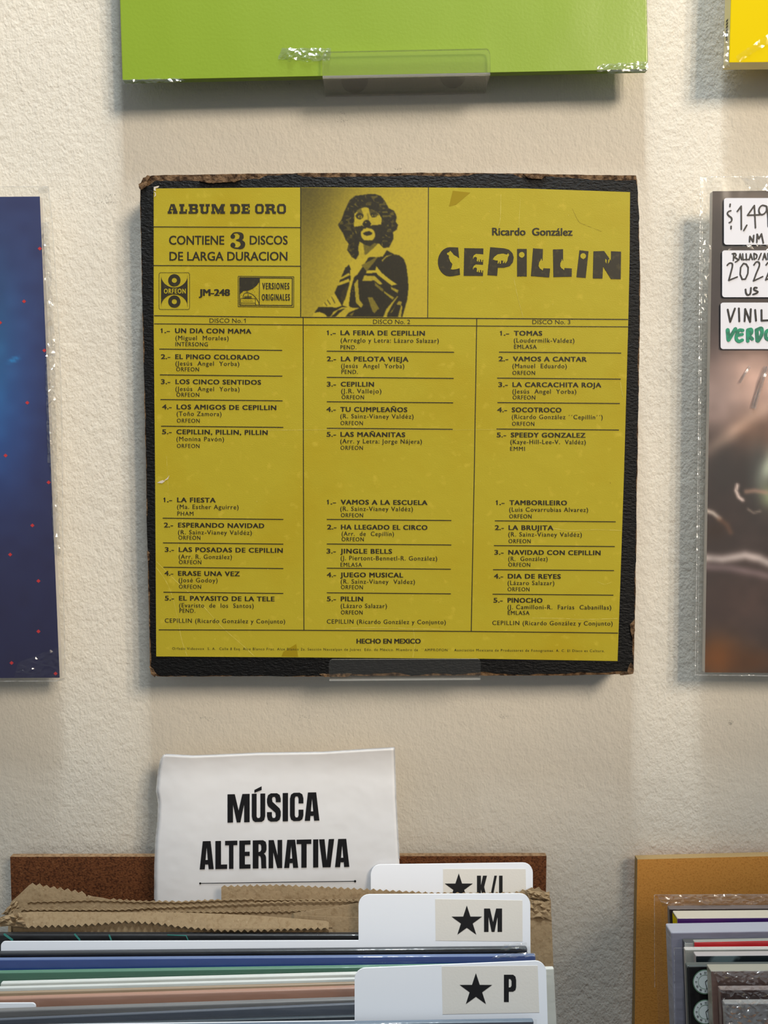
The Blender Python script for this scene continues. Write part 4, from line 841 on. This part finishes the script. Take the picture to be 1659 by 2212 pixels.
for ch, a, b in (('M', 519, 656), ('U', 669, 752), ('S', 763, 848), ('I', 860, 893), ('C', 905, 988), ('A', 996, 1087)): split_heavy(ch, sx(a), sx(b), bl1(sx(a)), 61.2)
sflat([(310 + x / 2.86, 1590 + y / 2.86) for x, y in ((685, 351), (685, 333), (730, 310), (730, 333))])
for ch, a, b in (('A', 347, 434), ('L', 444, 517), ('T', 504, 580), ('E', 592, 661), ('R', 675, 760), ('N', 773, 857), ('A', 869, 956), ('T', 946, 1037), ('I', 1048, 1080), ('V', 1085, 1178), ('A', 1183, 1272)): split_heavy(ch, sx(a), sx(b), bl2(sx(a)), 60.8)
sflat(band((432.5, 1908.3), (767, 1903.6), 1.6)); sflat(circ(432.5, 1908.3, 2.3, 12)); sflat(circ(767, 1903.6, 2.5, 12))
mb.build('printed_lettering', M['marker'], sp)
# clear laminate rim along the top and the sides
mb = MB()
def rim(p, q, wd): 
    for t0 in range(6):
        a_ = (p[0] + (q[0] - p[0]) * t0 / 6, p[1] + (q[1] - p[1]) * t0 / 6); b_ = (p[0] + (q[0] - p[0]) * (t0 + 1) / 6, p[1] + (q[1] - p[1]) * (t0 + 1) / 6); sflat(band(a_, b_, wd))
for p_, q_ in zip(TE[1:], TE[2:-1]): rim(p_, q_, 3.4)
for (ya, xa), (yb_, xb) in zip(LE[1:-1], LE[2:-1]): rim((xa, ya), (xb, yb_), 3.4)
rim((852, 1616), (855.5, 1730), 3); rim((855.5, 1730), (862.5, 1855), 3)
mb.build('laminate_rim', M['laminate'], sp)

# ------------------------------------------------------------------ divider cards
def star(cx, cy, r): return [(cx + r * (1 if i % 2 == 0 else 0.385) * math.sin(math.radians(36 * i)), cy - r * (1 if i % 2 == 0 else 0.385) * math.cos(math.radians(36 * i))) for i in range(10)]
def divider(label, front, Y, yanchor, sticker, glyphs_, starp, sl):
    """front: outline down to the level of the card's body, then straight down to the bin floor"""
    Y = LN(Y, yanchor); pts = [P(x, y, Y) for x, y in front]; yz = Y.at(ZL)
    base = [Vector((pts[-1].x, yz, ZL + .0005)), Vector((pts[0].x, yz, ZL + .0005))]
    t = thing('divider_card', label, 'divider card', Vector(((pts[0].x + pts[-1].x) / 2, yz, ZL)), 'white divider cards')
    mb = MB(); mb.prism((pts + base)[::-1], 0.0007); c = mb.build('card', M['white_plastic'], t)
    if sticker:
        mb = MB(); mb.prism([P(x, y, Y - 0.00015) for x, y in sticker[::-1]], 0.00014); s = mb.build('index_sticker', M['sticker'], c, 'cream paper sticker with a black star')
        mb = MB(); mb.flat(star(*starp), Y - 0.0003)
        for ch, a, b, y1, h in glyphs_: heavy(mb, ch, a, b, y1, h, Y - 0.0003, sl)
        mb.build('printed_mark', M['marker'], t)
    return t
def tabbed(xl, xr, ybl, ybr, tl, tr, ytl, ytr, r, rb=9):
    """outline of a card with a raised tab at the right: left end, body edge, tab"""
    o = [(xl, ybl + 40), (xl, ybl + rb)] + circ(xl + rb, ybl + rb, rb, 5, 180, 270)[1:] + [(tl, ybl + (ybr - ybl) * (tl - xl) / (xr - xl))]
    o += [(tl, ytl + r)] + circ(tl + r, ytl + r, r, 6, 180, 270)[1:] + circ(tr - r, ytr + r, r, 6, 270, 360) + [(xr, ybr + 40)]
    return o
divider('white divider card with the rearmost star tab, partly hidden by kraft paper', tabbed(40, 1151, 1975, 1972, 801, 1151, 1868, 1864, 21), -0.0235, 1868, [(957, 1877), (1135.5, 1877), (1137, 1960), (957.5, 1960)],
        [('K', 1030.3, 1052, 1942, 50.5), ('/', 1058, 1073.5, 1942, 50.5), ('L', 1078, 1094, 1942, 50.5)], (991, 1918.5, 32), 0)
divider('white divider card with the middle star tab, letter M', tabbed(2, 1146, 2034, 2031, 774.5, 1145.5, 1932.5, 1930.5, 23), -0.062, 2034, [(939.8, 1942), (1128.5, 1945), (1129, 2033.5), (941, 2032)],
        [('M', 1045.6, 1084.6, 2013, 50.5)], (1008.4, 1990.8, 34.8), 0)
divider('white divider card with the frontmost star tab, letter P', tabbed(-40, 1184, 2216, 2200, 766, 1180, 2091.5, 2076, 24), -0.110, 2210, [(954, 2087.5), (1161.5, 2086), (1165, 2187), (956, 2191)],
        [('P', 1088.5, 1115, 2164.5, 59)], (1028, 2139, 37), 0)
# ------------------------------------------------------------------ kraft paper bags
def zig(pts, amp=5.0, pitch=14.0, seed=1, flip=1):
    r = random.Random(seed); d = [0]
    for a, b in zip(pts, pts[1:]): d.append(d[-1] + math.hypot(b[0] - a[0], b[1] - a[1]))
    n = max(1, int(d[-1] / pitch)); o = []
    def at_(s):
        for k in range(len(pts) - 1):
            if s <= d[k + 1] or k == len(pts) - 2:
                t = (s - d[k]) / (d[k + 1] - d[k]); return pts[k][0] + (pts[k + 1][0] - pts[k][0]) * t, pts[k][1] + (pts[k + 1][1] - pts[k][1]) * t
    for i in range(n):
        for q, h in ((0, 0), (.34, .72), (.5, 1), (.66, .72)):
            x, y = at_(min(d[-1], (i + q) * d[-1] / n)); o.append((x, y - flip * h * amp * r.uniform(.75, 1.1)))
    o.append(pts[-1]); return o
def paper(name, pts, Yf, parent, label=None, t=0.0003):
    PL = LN(Yf, 1960) if not callable(Yf) else None
    f = Yf if callable(Yf) else (lambda x, y: PL)
    mb = MB(); mb.prism([P(x, y, f(x, y)) for x, y in pts[::-1]], t, 0)
    return mb.build(name, M['kraft'], parent, label)
def bagroot(label, x, y, Y): return thing('kraft_paper_bag', label, 'paper bag', P(x, y, Y), 'kraft paper record bags')
b1 = bagroot('kraft paper bag with its crumpled right corner showing beside the star tabs', 850, 2090, -0.036)
paper('back_panel', [(478, 2120)] + [(478, 1918)] + zig([(478, 1917), (600, 1914), (700, 1919), (800, 1924), (930, 1931), (1040, 1932), (1112, 1931), (1135, 1924)], 4.5, 14, 1) + [(1149, 1917), (1155, 1921), (1164, 1916), (1170, 1923.5), (1181, 1928), (1187, 1926), (1187, 1936), (1190, 1946), (1194, 2120)], -0.0335, b1)
paper('front_panel', [(480, 2120), (480, 1948), (548, 1944)] + zig([(548, 1944), (700, 1943), (1136, 1943)], 1.0, 14, 2, -1) + [(1142, 1941), (1151, 1945), (1161, 1948.5), (1176, 1949.5), (1181.5, 1946.5), (1189, 1948), (1191.7, 1992), (1195.5, 2090), (1196, 2120)], -0.0365, b1)
# crumples of that corner
def crumple_paper(name, quad, nx, ny, Y, amp, parent, seed, edge):
    o = crumple(name, quad, nx, ny, Y, amp, M['kraft'], parent, seed); s = o.modifiers.new('thickness', 'SOLIDIFY'); s.thickness = 0.0003; o['label'] = 'crumpled kraft corner'; return o
crumple_paper('crumpled_corner', [(1138, 1922), (1187, 1929), (1187, 1946), (1142, 1940)], 9, 6, LN(-0.0352, 1960), 0.0011, b1, 3, 0)
crumple_paper('crumpled_corner', [(1142, 1944), (1189, 1949), (1191.5, 1988), (1142, 1982)], 9, 8, LN(-0.0369, 1960), 0.0009, b1, 5, 0)
b2 = bagroot('kraft paper bag with a notched flap standing up at the left end', 280, 2050, -0.040)
paper('back_panel', [(14, 2100), (20, 1960), (24, 1948), (40, 1934), (62, 1913)] + zig([(62, 1913), (74, 1913), (120, 1921), (184, 1932)], 6, 14, 4) + [(187, 1938), (190, 1934), (200, 1937), (222, 1940)] + zig([(238, 1944), (300, 1948), (390, 1949), (470, 1945), (548, 1942)], 3.5, 14, 5) + [(549, 1951), (549, 2100)], -0.0395, b2)
paper('front_panel', [(16, 2100), (18, 1972), (26, 1966), (40, 1964)] + zig([(40, 1965), (260, 1965), (320, 1961), (420, 1957.5), (520, 1953), (650, 1948), (740, 1946.5), (778, 1946)], 3.5, 14, 6) + [(800, 1950), (800, 2100)], -0.0425, b2)
b3 = bagroot('front kraft paper bag with its toothed top edge folded forward', 360, 2060, -0.047)
paper('back_panel', [(30, 2100), (34, 1974), (300, 1971)] + zig([(300, 1971), (420, 1970.5), (560, 1970), (690, 1967)], 4.0, 14, 7) + [(700, 1972), (700, 2100)], -0.0455, b3)
FL = LN(-0.0500, 1972)
fy = lambda x, y: FL - 0.0040 * max(0, min(1, (y - 1970) / 36))
paper('folded_flap', [(46, 1972), (70, 1970), (380, 1971.5), (460, 1974), (550, 1978), (640, 1985), (705, 1990), (710.5, 1993), (710, 2009)] + zig([(708, 2009), (640, 2010), (540, 2014), (470, 2013), (420, 2008), (380, 2004), (340, 1998), (270, 1994), (200, 2000), (150, 2003), (62, 2005)], 6, 14.3, 8, 1)[1:] + [(58, 2003), (50, 1988)], fy, b3)
paper('front_panel', [(22, 2100), (30, 1975), (46, 1972.5), (380, 1973), (550, 1980), (710, 1994), (718, 2004), (718, 2100)], -0.0488, b3)
crumple_paper('crumpled_corner', [(0, 1982), (44, 1969), (60, 2003), (-4, 2000)], 9, 7, LN(-0.0512, 1960), 0.0014, b3, 9, 0)
crumple_paper('crumpled_corner', [(2, 1975), (34, 1942), (42, 1958), (20, 1980)], 6, 7, LN(-0.0405, 1960), 0.0014, b2, 10, 0)
b4 = bagroot('kraft paper bag edge tucked behind the middle star tab', 720, 2060, -0.048)
paper('back_panel', [(634, 2100), (633.5, 1973), (700, 1963), (778, 1950), (900, 1948), (900, 2100)], -0.0475, b4)
paper('front_panel', [(636, 2100), (635.5, 1976), (700, 1980), (778, 1982), (900, 1984), (900, 2100)], -0.0484, b4)

# strips added below the toothed edges, facing down so the bag mouths turn dark
def mouth_shade(parent, tops, ybot, Yt, back):
    a = LN(Yt, 1960); b = LN(Yt + back, 1960); mb = MB(); n = len(tops)
    mb.v += [P(x, y, a) for x, y in tops] + [P(x, ybot(x) if callable(ybot) else ybot, b) for x, y in tops]
    for i in range(n - 1): mb.f.append([i, i + n, i + n + 1, i + 1]); mb.mi.append(0)
    o = mb.build('mouth_shade_strip', M['kraft'], parent); s = o.modifiers.new('thickness', 'SOLIDIFY'); s.thickness = 0.0002; s.offset = 0
mouth_shade(b2, zig([(60, 1950), (200, 1946), (300, 1949.5), (390, 1950.5), (470, 1946.5), (549, 1943.5)], 2.5, 14, 15), 1964, -0.0402, 0.004)
mouth_shade(b1, zig([(550, 1945.5), (700, 1944.5), (800, 1944.5)], 2.0, 14, 16), 1960, -0.0372, 0.0035)
mouth_shade(b2, zig([(46, 1967), (260, 1967), (320, 1963), (420, 1959.5), (520, 1955), (650, 1950), (740, 1948.5), (790, 1948)], 3.0, 14, 17), 1982, -0.0432, 0.004)
mouth_shade(b3, zig([(300, 1972.5), (420, 1972), (560, 1971.5), (695, 1969)], 3.5, 14, 18), 1990, -0.0462, 0.004)
mouth_shade(b3, [(24, 1998), (200, 1992), (270, 1988), (340, 1992), (420, 2000), (540, 2004), (718, 2003)], 2024, -0.0492, 0.004)
# ------------------------------------------------------------------ records filed in the left bin
cm = lambda name, c, rough=0.4, coat=0.5, **k: mat(name, c, rough, 0.4, [(40, 0.25, 0.003, (1, 1, 2))], coat, **k)
def filed(label, mats, y0, xr, yr, Y, t, width=0.322, sleeve=None, zf=None):
    """a record standing in the left bin; its front top edge passes (0, y0) and ends at (xr, yr)"""
    zf = ZL; L_ = LN(Y, y0); a = P(xr, yr, L_); b = P(0, y0, L_); yz = L_.at(zf); d = (b - a) / (a.x - b.x); tl = a + d * width
    r = thing('record', label, 'record', Vector(((a.x + tl.x) / 2, yz, zf)), 'records in the left bin')
    mb = MB(); mb.prism([Vector((tl.x, yz, zf + .0004)), Vector((a.x, yz, zf + .0004)), a, tl], t, 0, 1)
    mb.build('cover', mats, r, bevel=min(0.0009, t * .3))
    if sleeve:
        up = Vector((0, sleeve * KL, sleeve)); q = Vector((.0015, 0, 0))
        for dy, nm in ((-.0006, 'clear_sleeve'),):
            mb = MB(); mb.prism([Vector((tl.x - .0015, yz + dy, zf + .0004)), Vector((a.x + .0015, yz + dy, zf + .0004)), a + up + q + Vector((0, dy, 0)), tl + up - q + Vector((0, dy, 0))], 0.0003, 0)
            mb.build(nm, M['film'], r)
    return r
def two(n, c, c2, **k): return [cm(n + '_cover', c, **k), cm(n + '_edge', c2, **k)]
M['teal_ink'] = mat('teal_ink', rgb(58, 128, 118), 0.5)
f1 = filed('black record with teal scribbles behind the middle divider card', two('black_teal', rgb(24, 24, 26), rgb(44, 44, 46)), 2019, 1110, 2020, -0.0575, 0.0035)
for pts, wd in (([(356, 2013.5), (362, 2019.5), (372, 2017), (392, 2016.6), (402, 2021), (406, 2030)], 2.2), ([(10, 2018.5), (26, 2030)], 5), ([(162, 2018.5), (172, 2030)], 4), ([(236, 2020), (240, 2030)], 3.5)): mb = MB(); stroke(mb, [p for p in pts if p[1] > 2018], wd, LN(-0.0575, 2019) - .0002); mb.build('printed_scribble', M['teal_ink'], f1)
filed('thin glossy black record just in front of the middle divider card', two('black', rgb(16, 17, 20), rgb(52, 55, 60), rough=0.3), 2059, 1139, 2048, -0.0665, 0.003, sleeve=0.001)
f2 = filed('royal blue record in shrink wrap, left bin', two('blue', rgb(44, 72, 140), rgb(104, 124, 168)), 2073, 1157, 2064, -0.0718, 0.0026, sleeve=0.0012)
filed('bottle green record in shrink wrap, left bin', two('green', rgb(58, 108, 84), rgb(92, 138, 114)), 2101, 1119, 2084, -0.0778, 0.0028, sleeve=0.001)
filed('white record whose right end sticks out past the frontmost divider card', two('white', rgb(214, 214, 206), rgb(228, 228, 222)), 2124, 1197, 2092, -0.0826, 0.0026, sleeve=0.001)
filed('second white record, right behind the tan one', two('pale', rgb(206, 208, 202), rgb(216, 216, 210)), 2134, 1150, 2104, -0.0856, 0.0018)
filed('tan record between the white and the salmon ones', two('tan', rgb(150, 130, 104), rgb(164, 142, 118)), 2145, 1150, 2113, -0.0888, 0.0018)
filed('salmon pink record in a clear sleeve', two('salmon', rgb(176, 132, 112), rgb(186, 142, 122)), 2158, 1150, 2122, -0.0922, 0.003, sleeve=0.0015)
t = thing('divider_card', 'small white tab of a divider card at the left edge of the left bin', 'divider card', P(20, 2212, -0.0945), 'white divider cards')
mb = MB(); TC = LN(-0.0955, 2170); q_ = [P(x, y, TC) for x, y in ([(1080, 2172), (77, 2198), (77, 2175)] + circ(69, 2175, 8, 5, 0, -90) + [(-120, 2168)])]; mb.prism([Vector((q_[-1].x, TC.at(ZL), ZL + .0005)), Vector((q_[0].x, TC.at(ZL), ZL + .0005))] + q_, 0.0007); mb.build('card', M['white_plastic'], t)
filed('light grey record in a clear sleeve, in front of the salmon one', two('grey', rgb(112, 110, 110), rgb(128, 126, 126)), 2184, 1150, 2146, -0.1005, 0.003, sleeve=0.0015)
filed('slate blue record in a clear sleeve, left bin', two('slate', rgb(78, 84, 96), rgb(96, 102, 114)), 2203, 1150, 2152, -0.1045, 0.0018, sleeve=0.0015)
filed('charcoal record right behind the frontmost divider card', two('charcoal', rgb(40, 48, 56), rgb(70, 80, 88)), 2219, 1150, 2184, -0.1083, 0.0018, sleeve=0.0015)
filed('dark record in clear wrap in front of the frontmost divider card', two('dark_slate', rgb(54, 58, 72), rgb(110, 124, 140)), 2224, 1153, 2206, -0.116, 0.003, sleeve=0.001)
crumple('wrap_wrinkle', [(1090, 2040), (1139, 2036), (1139, 2052), (1080, 2052)], 10, 5, LN(-0.0672, 2040), 0.0006, M['film_crumpled'], f2, 41)
crumple('wrap_wrinkle', [(1080, 2062), (1157, 2056), (1157, 2066), (1060, 2070)], 12, 4, LN(-0.0722, 2060), 0.0006, M['film_crumpled'], f2, 42)

# ------------------------------------------------------------------ records filed in the right bin, standing more upright
KL = 0.16
def filed_r(label, mats, xl, yl, Y, t, slope=-0.008, lean=0.0, bevel=0.0006):
    L_ = LN(Y, yl); a = P(xl, yl, L_); w_ = 0.3135; yz = L_.at(ZR)
    dz = P(xl + 100, yl + slope * 100, L_) - a; b = a + dz * (w_ / dz.x)
    r = thing('record', label, 'record', Vector((a.x + w_ / 2, yz, ZR)), 'records in the right bin')
    mb = MB(); mb.prism([Vector((a.x + lean, yz, ZR + .0004)), Vector((b.x, yz, ZR + .0004)), b, a], t, 0, 1)
    mb.build('cover', mats, r, bevel=bevel); return r, a, b
r1, a, b = filed_r('dark brown record in an oversized clear sleeve, rearmost in right bin', two('umber', rgb(52, 42, 38), rgb(104, 92, 88)), 1446, 1963.5, -0.041, 0.0042)
def r_sleeve(r, xl, yl, Y, m=None, slope=-0.004):
    Y = LN(Y, yl); yz = Y.at(ZR); p = P(xl, yl, Y); d = P(xl + 100, yl + slope * 100, Y) - p; q = p + d * (0.326 / d.x)
    mb = MB(); mb.prism([Vector((p.x, yz, ZR + .0004)), Vector((q.x, yz, ZR + .0004)), q, p], 0.0003); o = mb.build('clear_sleeve', m or M['film'], r)
    mb = MB(); mb.flat(band((xl, yl), (xl + 300, yl + slope * 300), 1.4), Y - .0002); mb.flat(band((xl, yl), (xl + 1, yl + 200), 1.3), Y - .0002); mb.build('sleeve_seam', M['film_edge'], o); return o
s1 = r_sleeve(r1, 1413.5, 1933, -0.0355)
crumple('sleeve_crease', [(1420, 1933), (1680, 1931), (1680, 1955), (1432, 1958)], 26, 6, LN(-0.0362, 1933), 0.0012, M['film_crumpled'], s1, 51)
rp, a, b = filed_r('purple record with a yellow spine, right bin', [cm('purple_cover', rgb(62, 28, 98), var=(9, rgb(108, 22, 100), .45, .6)), cm('purple_edge', rgb(196, 186, 168))], 1463.5, 1983.5, -0.0515, 0.0085)
LP = LN(-0.0515, 1983.5); pt_ = P(1463.5, 1984.5, LP); pz = pt_ - Vector((0, .05 * KL, .05))
mb = MB(); mb.face([pt_ + Vector((-.0002, .0006, -.0008)), pt_ + Vector((-.0002, .008, -.0008)), pz + Vector((-.0002, .008, 0)), pz + Vector((-.0002, .0006, 0))]); mb.build('spine_stripe', M['yellow'], rp, 'yellow spine')
filed_r('thick lavender grey record in right bin, in front of the purple one', [cm('lavender_cover', rgb(136, 134, 148), rough=.5, coat=.2), cm('lavender_edge', rgb(164, 164, 174), rough=.5, coat=.2)], 1449.5, 2014, -0.0635, 0.0098, -0.016, 0.0012, 0.001)
filed_r('pale grey record just in front of the lavender box', [cm('pale_grey_cover', rgb(186, 188, 182)), cm('pale_grey_edge', rgb(70, 72, 74))], 1478.5, 2036, -0.0698, 0.0042)
filed_r('glossy red record in shrink wrap, right bin', [cm('red_cover', rgb(206, 44, 50), coat=.9), cm('red_edge', rgb(150, 150, 142))], 1499.5, 2034.5, -0.0740, 0.0026, -0.02)
r6, a, b = filed_r('off white record in front of the red one', [cm('ivory_cover', rgb(186, 184, 176)), cm('ivory_edge', rgb(206, 200, 194))], 1480, 2051, -0.0790, 0.0028)
r_sleeve(r6, 1456.5, 2048, -0.0797)
filed_r('dark teal striped record behind the clock cover', [cm('teal_stripe_cover', rgb(26, 34, 38), var=(60, rgb(96, 112, 114), .5, .6)), cm('teal_edge', rgb(176, 168, 166))], 1503.5, 2064.5, -0.0860, 0.0042)
rc, a, b = filed_r('black record printed with white clock faces', [cm('clock_cover', rgb(12, 12, 14), coat=.4), cm('clock_edge', rgb(78, 84, 82))], 1484, 2086.5, -0.0925, 0.0042, -0.006, 0.0, 0.0012)
clock_w = mat('clock_face_white', rgb(206, 214, 212), 0.5); clock_g = mat('clock_rim_green', rgb(96, 128, 104), 0.5)
LK = LN(-0.0925, 2086.5)
for cx, cy in ((1523.5, 2121), (1524.5, 2186), (1590, 2121), (1592, 2186), (1660, 2121), (1662, 2186)):
    mb = MB(); ring(mb, cx, cy, 24.5, 27, LK - .0002, 32, 0); mb.flat(circ(cx, cy, 24.8, 32), LK - .0003, 1); ring(mb, cx, cy, 14.8, 15.6, LK - .0004, 28, 0)
    for h_ in range(12):
        an = math.radians(30 * h_ - 90); ux, uy = math.cos(an), math.sin(an); n_ = [3, 1, 2, 3, 2, 1, 2, 3, 3, 2, 1, 2][h_]
        for q_ in range(n_):
            o_ = (q_ - (n_ - 1) / 2) * 1.7; mb.flat(band((cx + ux * 17.6 - uy * o_, cy + uy * 17.6 + ux * o_), (cx + ux * 22 - uy * o_, cy + uy * 22 + ux * o_), .9), LK - .0005, 2)
    mb.flat(band((cx, cy), (cx + 10, cy - 9), 1.6), LK - .0005, 2); mb.flat(band((cx, cy), (cx + 4, cy + 17), 1.1), LK - .0005, 2)
    mb.build('printed_clock_face', [clock_g, clock_w, M['marker']], rc)
r8, a, b = filed_r('pinkish record with a pale edge in crumpled wrap, right of the clocks', [cm('rose_cover', rgb(112, 88, 80), var=(24, rgb(46, 36, 36), .5, .62)), cm('rose_edge', rgb(158, 154, 140))], 1536, 2097.5, -0.1035, 0.0062, -0.006)
crumple('wrap_wrinkle', [(1540, 2098), (1690, 2096), (1690, 2132), (1556, 2134)], 22, 8, LN(-0.1040, 2097), 0.0008, M['film_crumpled'], r8, 61)
r9, a, b = filed_r('brown record in crumpled clear wrap near the lower right corner', [cm('cocoa_cover', rgb(86, 66, 62)), cm('cocoa_edge', rgb(140, 124, 118))], 1556, 2138, -0.1105, 0.0036, -0.006)
crumple('wrap_wrinkle', [(1548, 2130), (1690, 2128), (1690, 2162), (1566, 2166)], 22, 8, LN(-0.1110, 2138), 0.0008, M['film_crumpled'], r9, 62)
r10, a, b = filed_r('grey record in crumpled clear wrap, frontmost in right bin', [cm('ash_cover', rgb(120, 116, 116)), cm('ash_edge', rgb(150, 148, 146))], 1566, 2168, -0.1195, 0.0036, -0.006)
crumple('wrap_wrinkle', [(1558, 2160), (1690, 2158), (1690, 2230), (1572, 2230)], 22, 14, LN(-0.1201, 2168), 0.0008, M['film_crumpled'], r10, 63)

bpy.data.objects.remove(_fo); bpy.data.curves.remove(_fc)
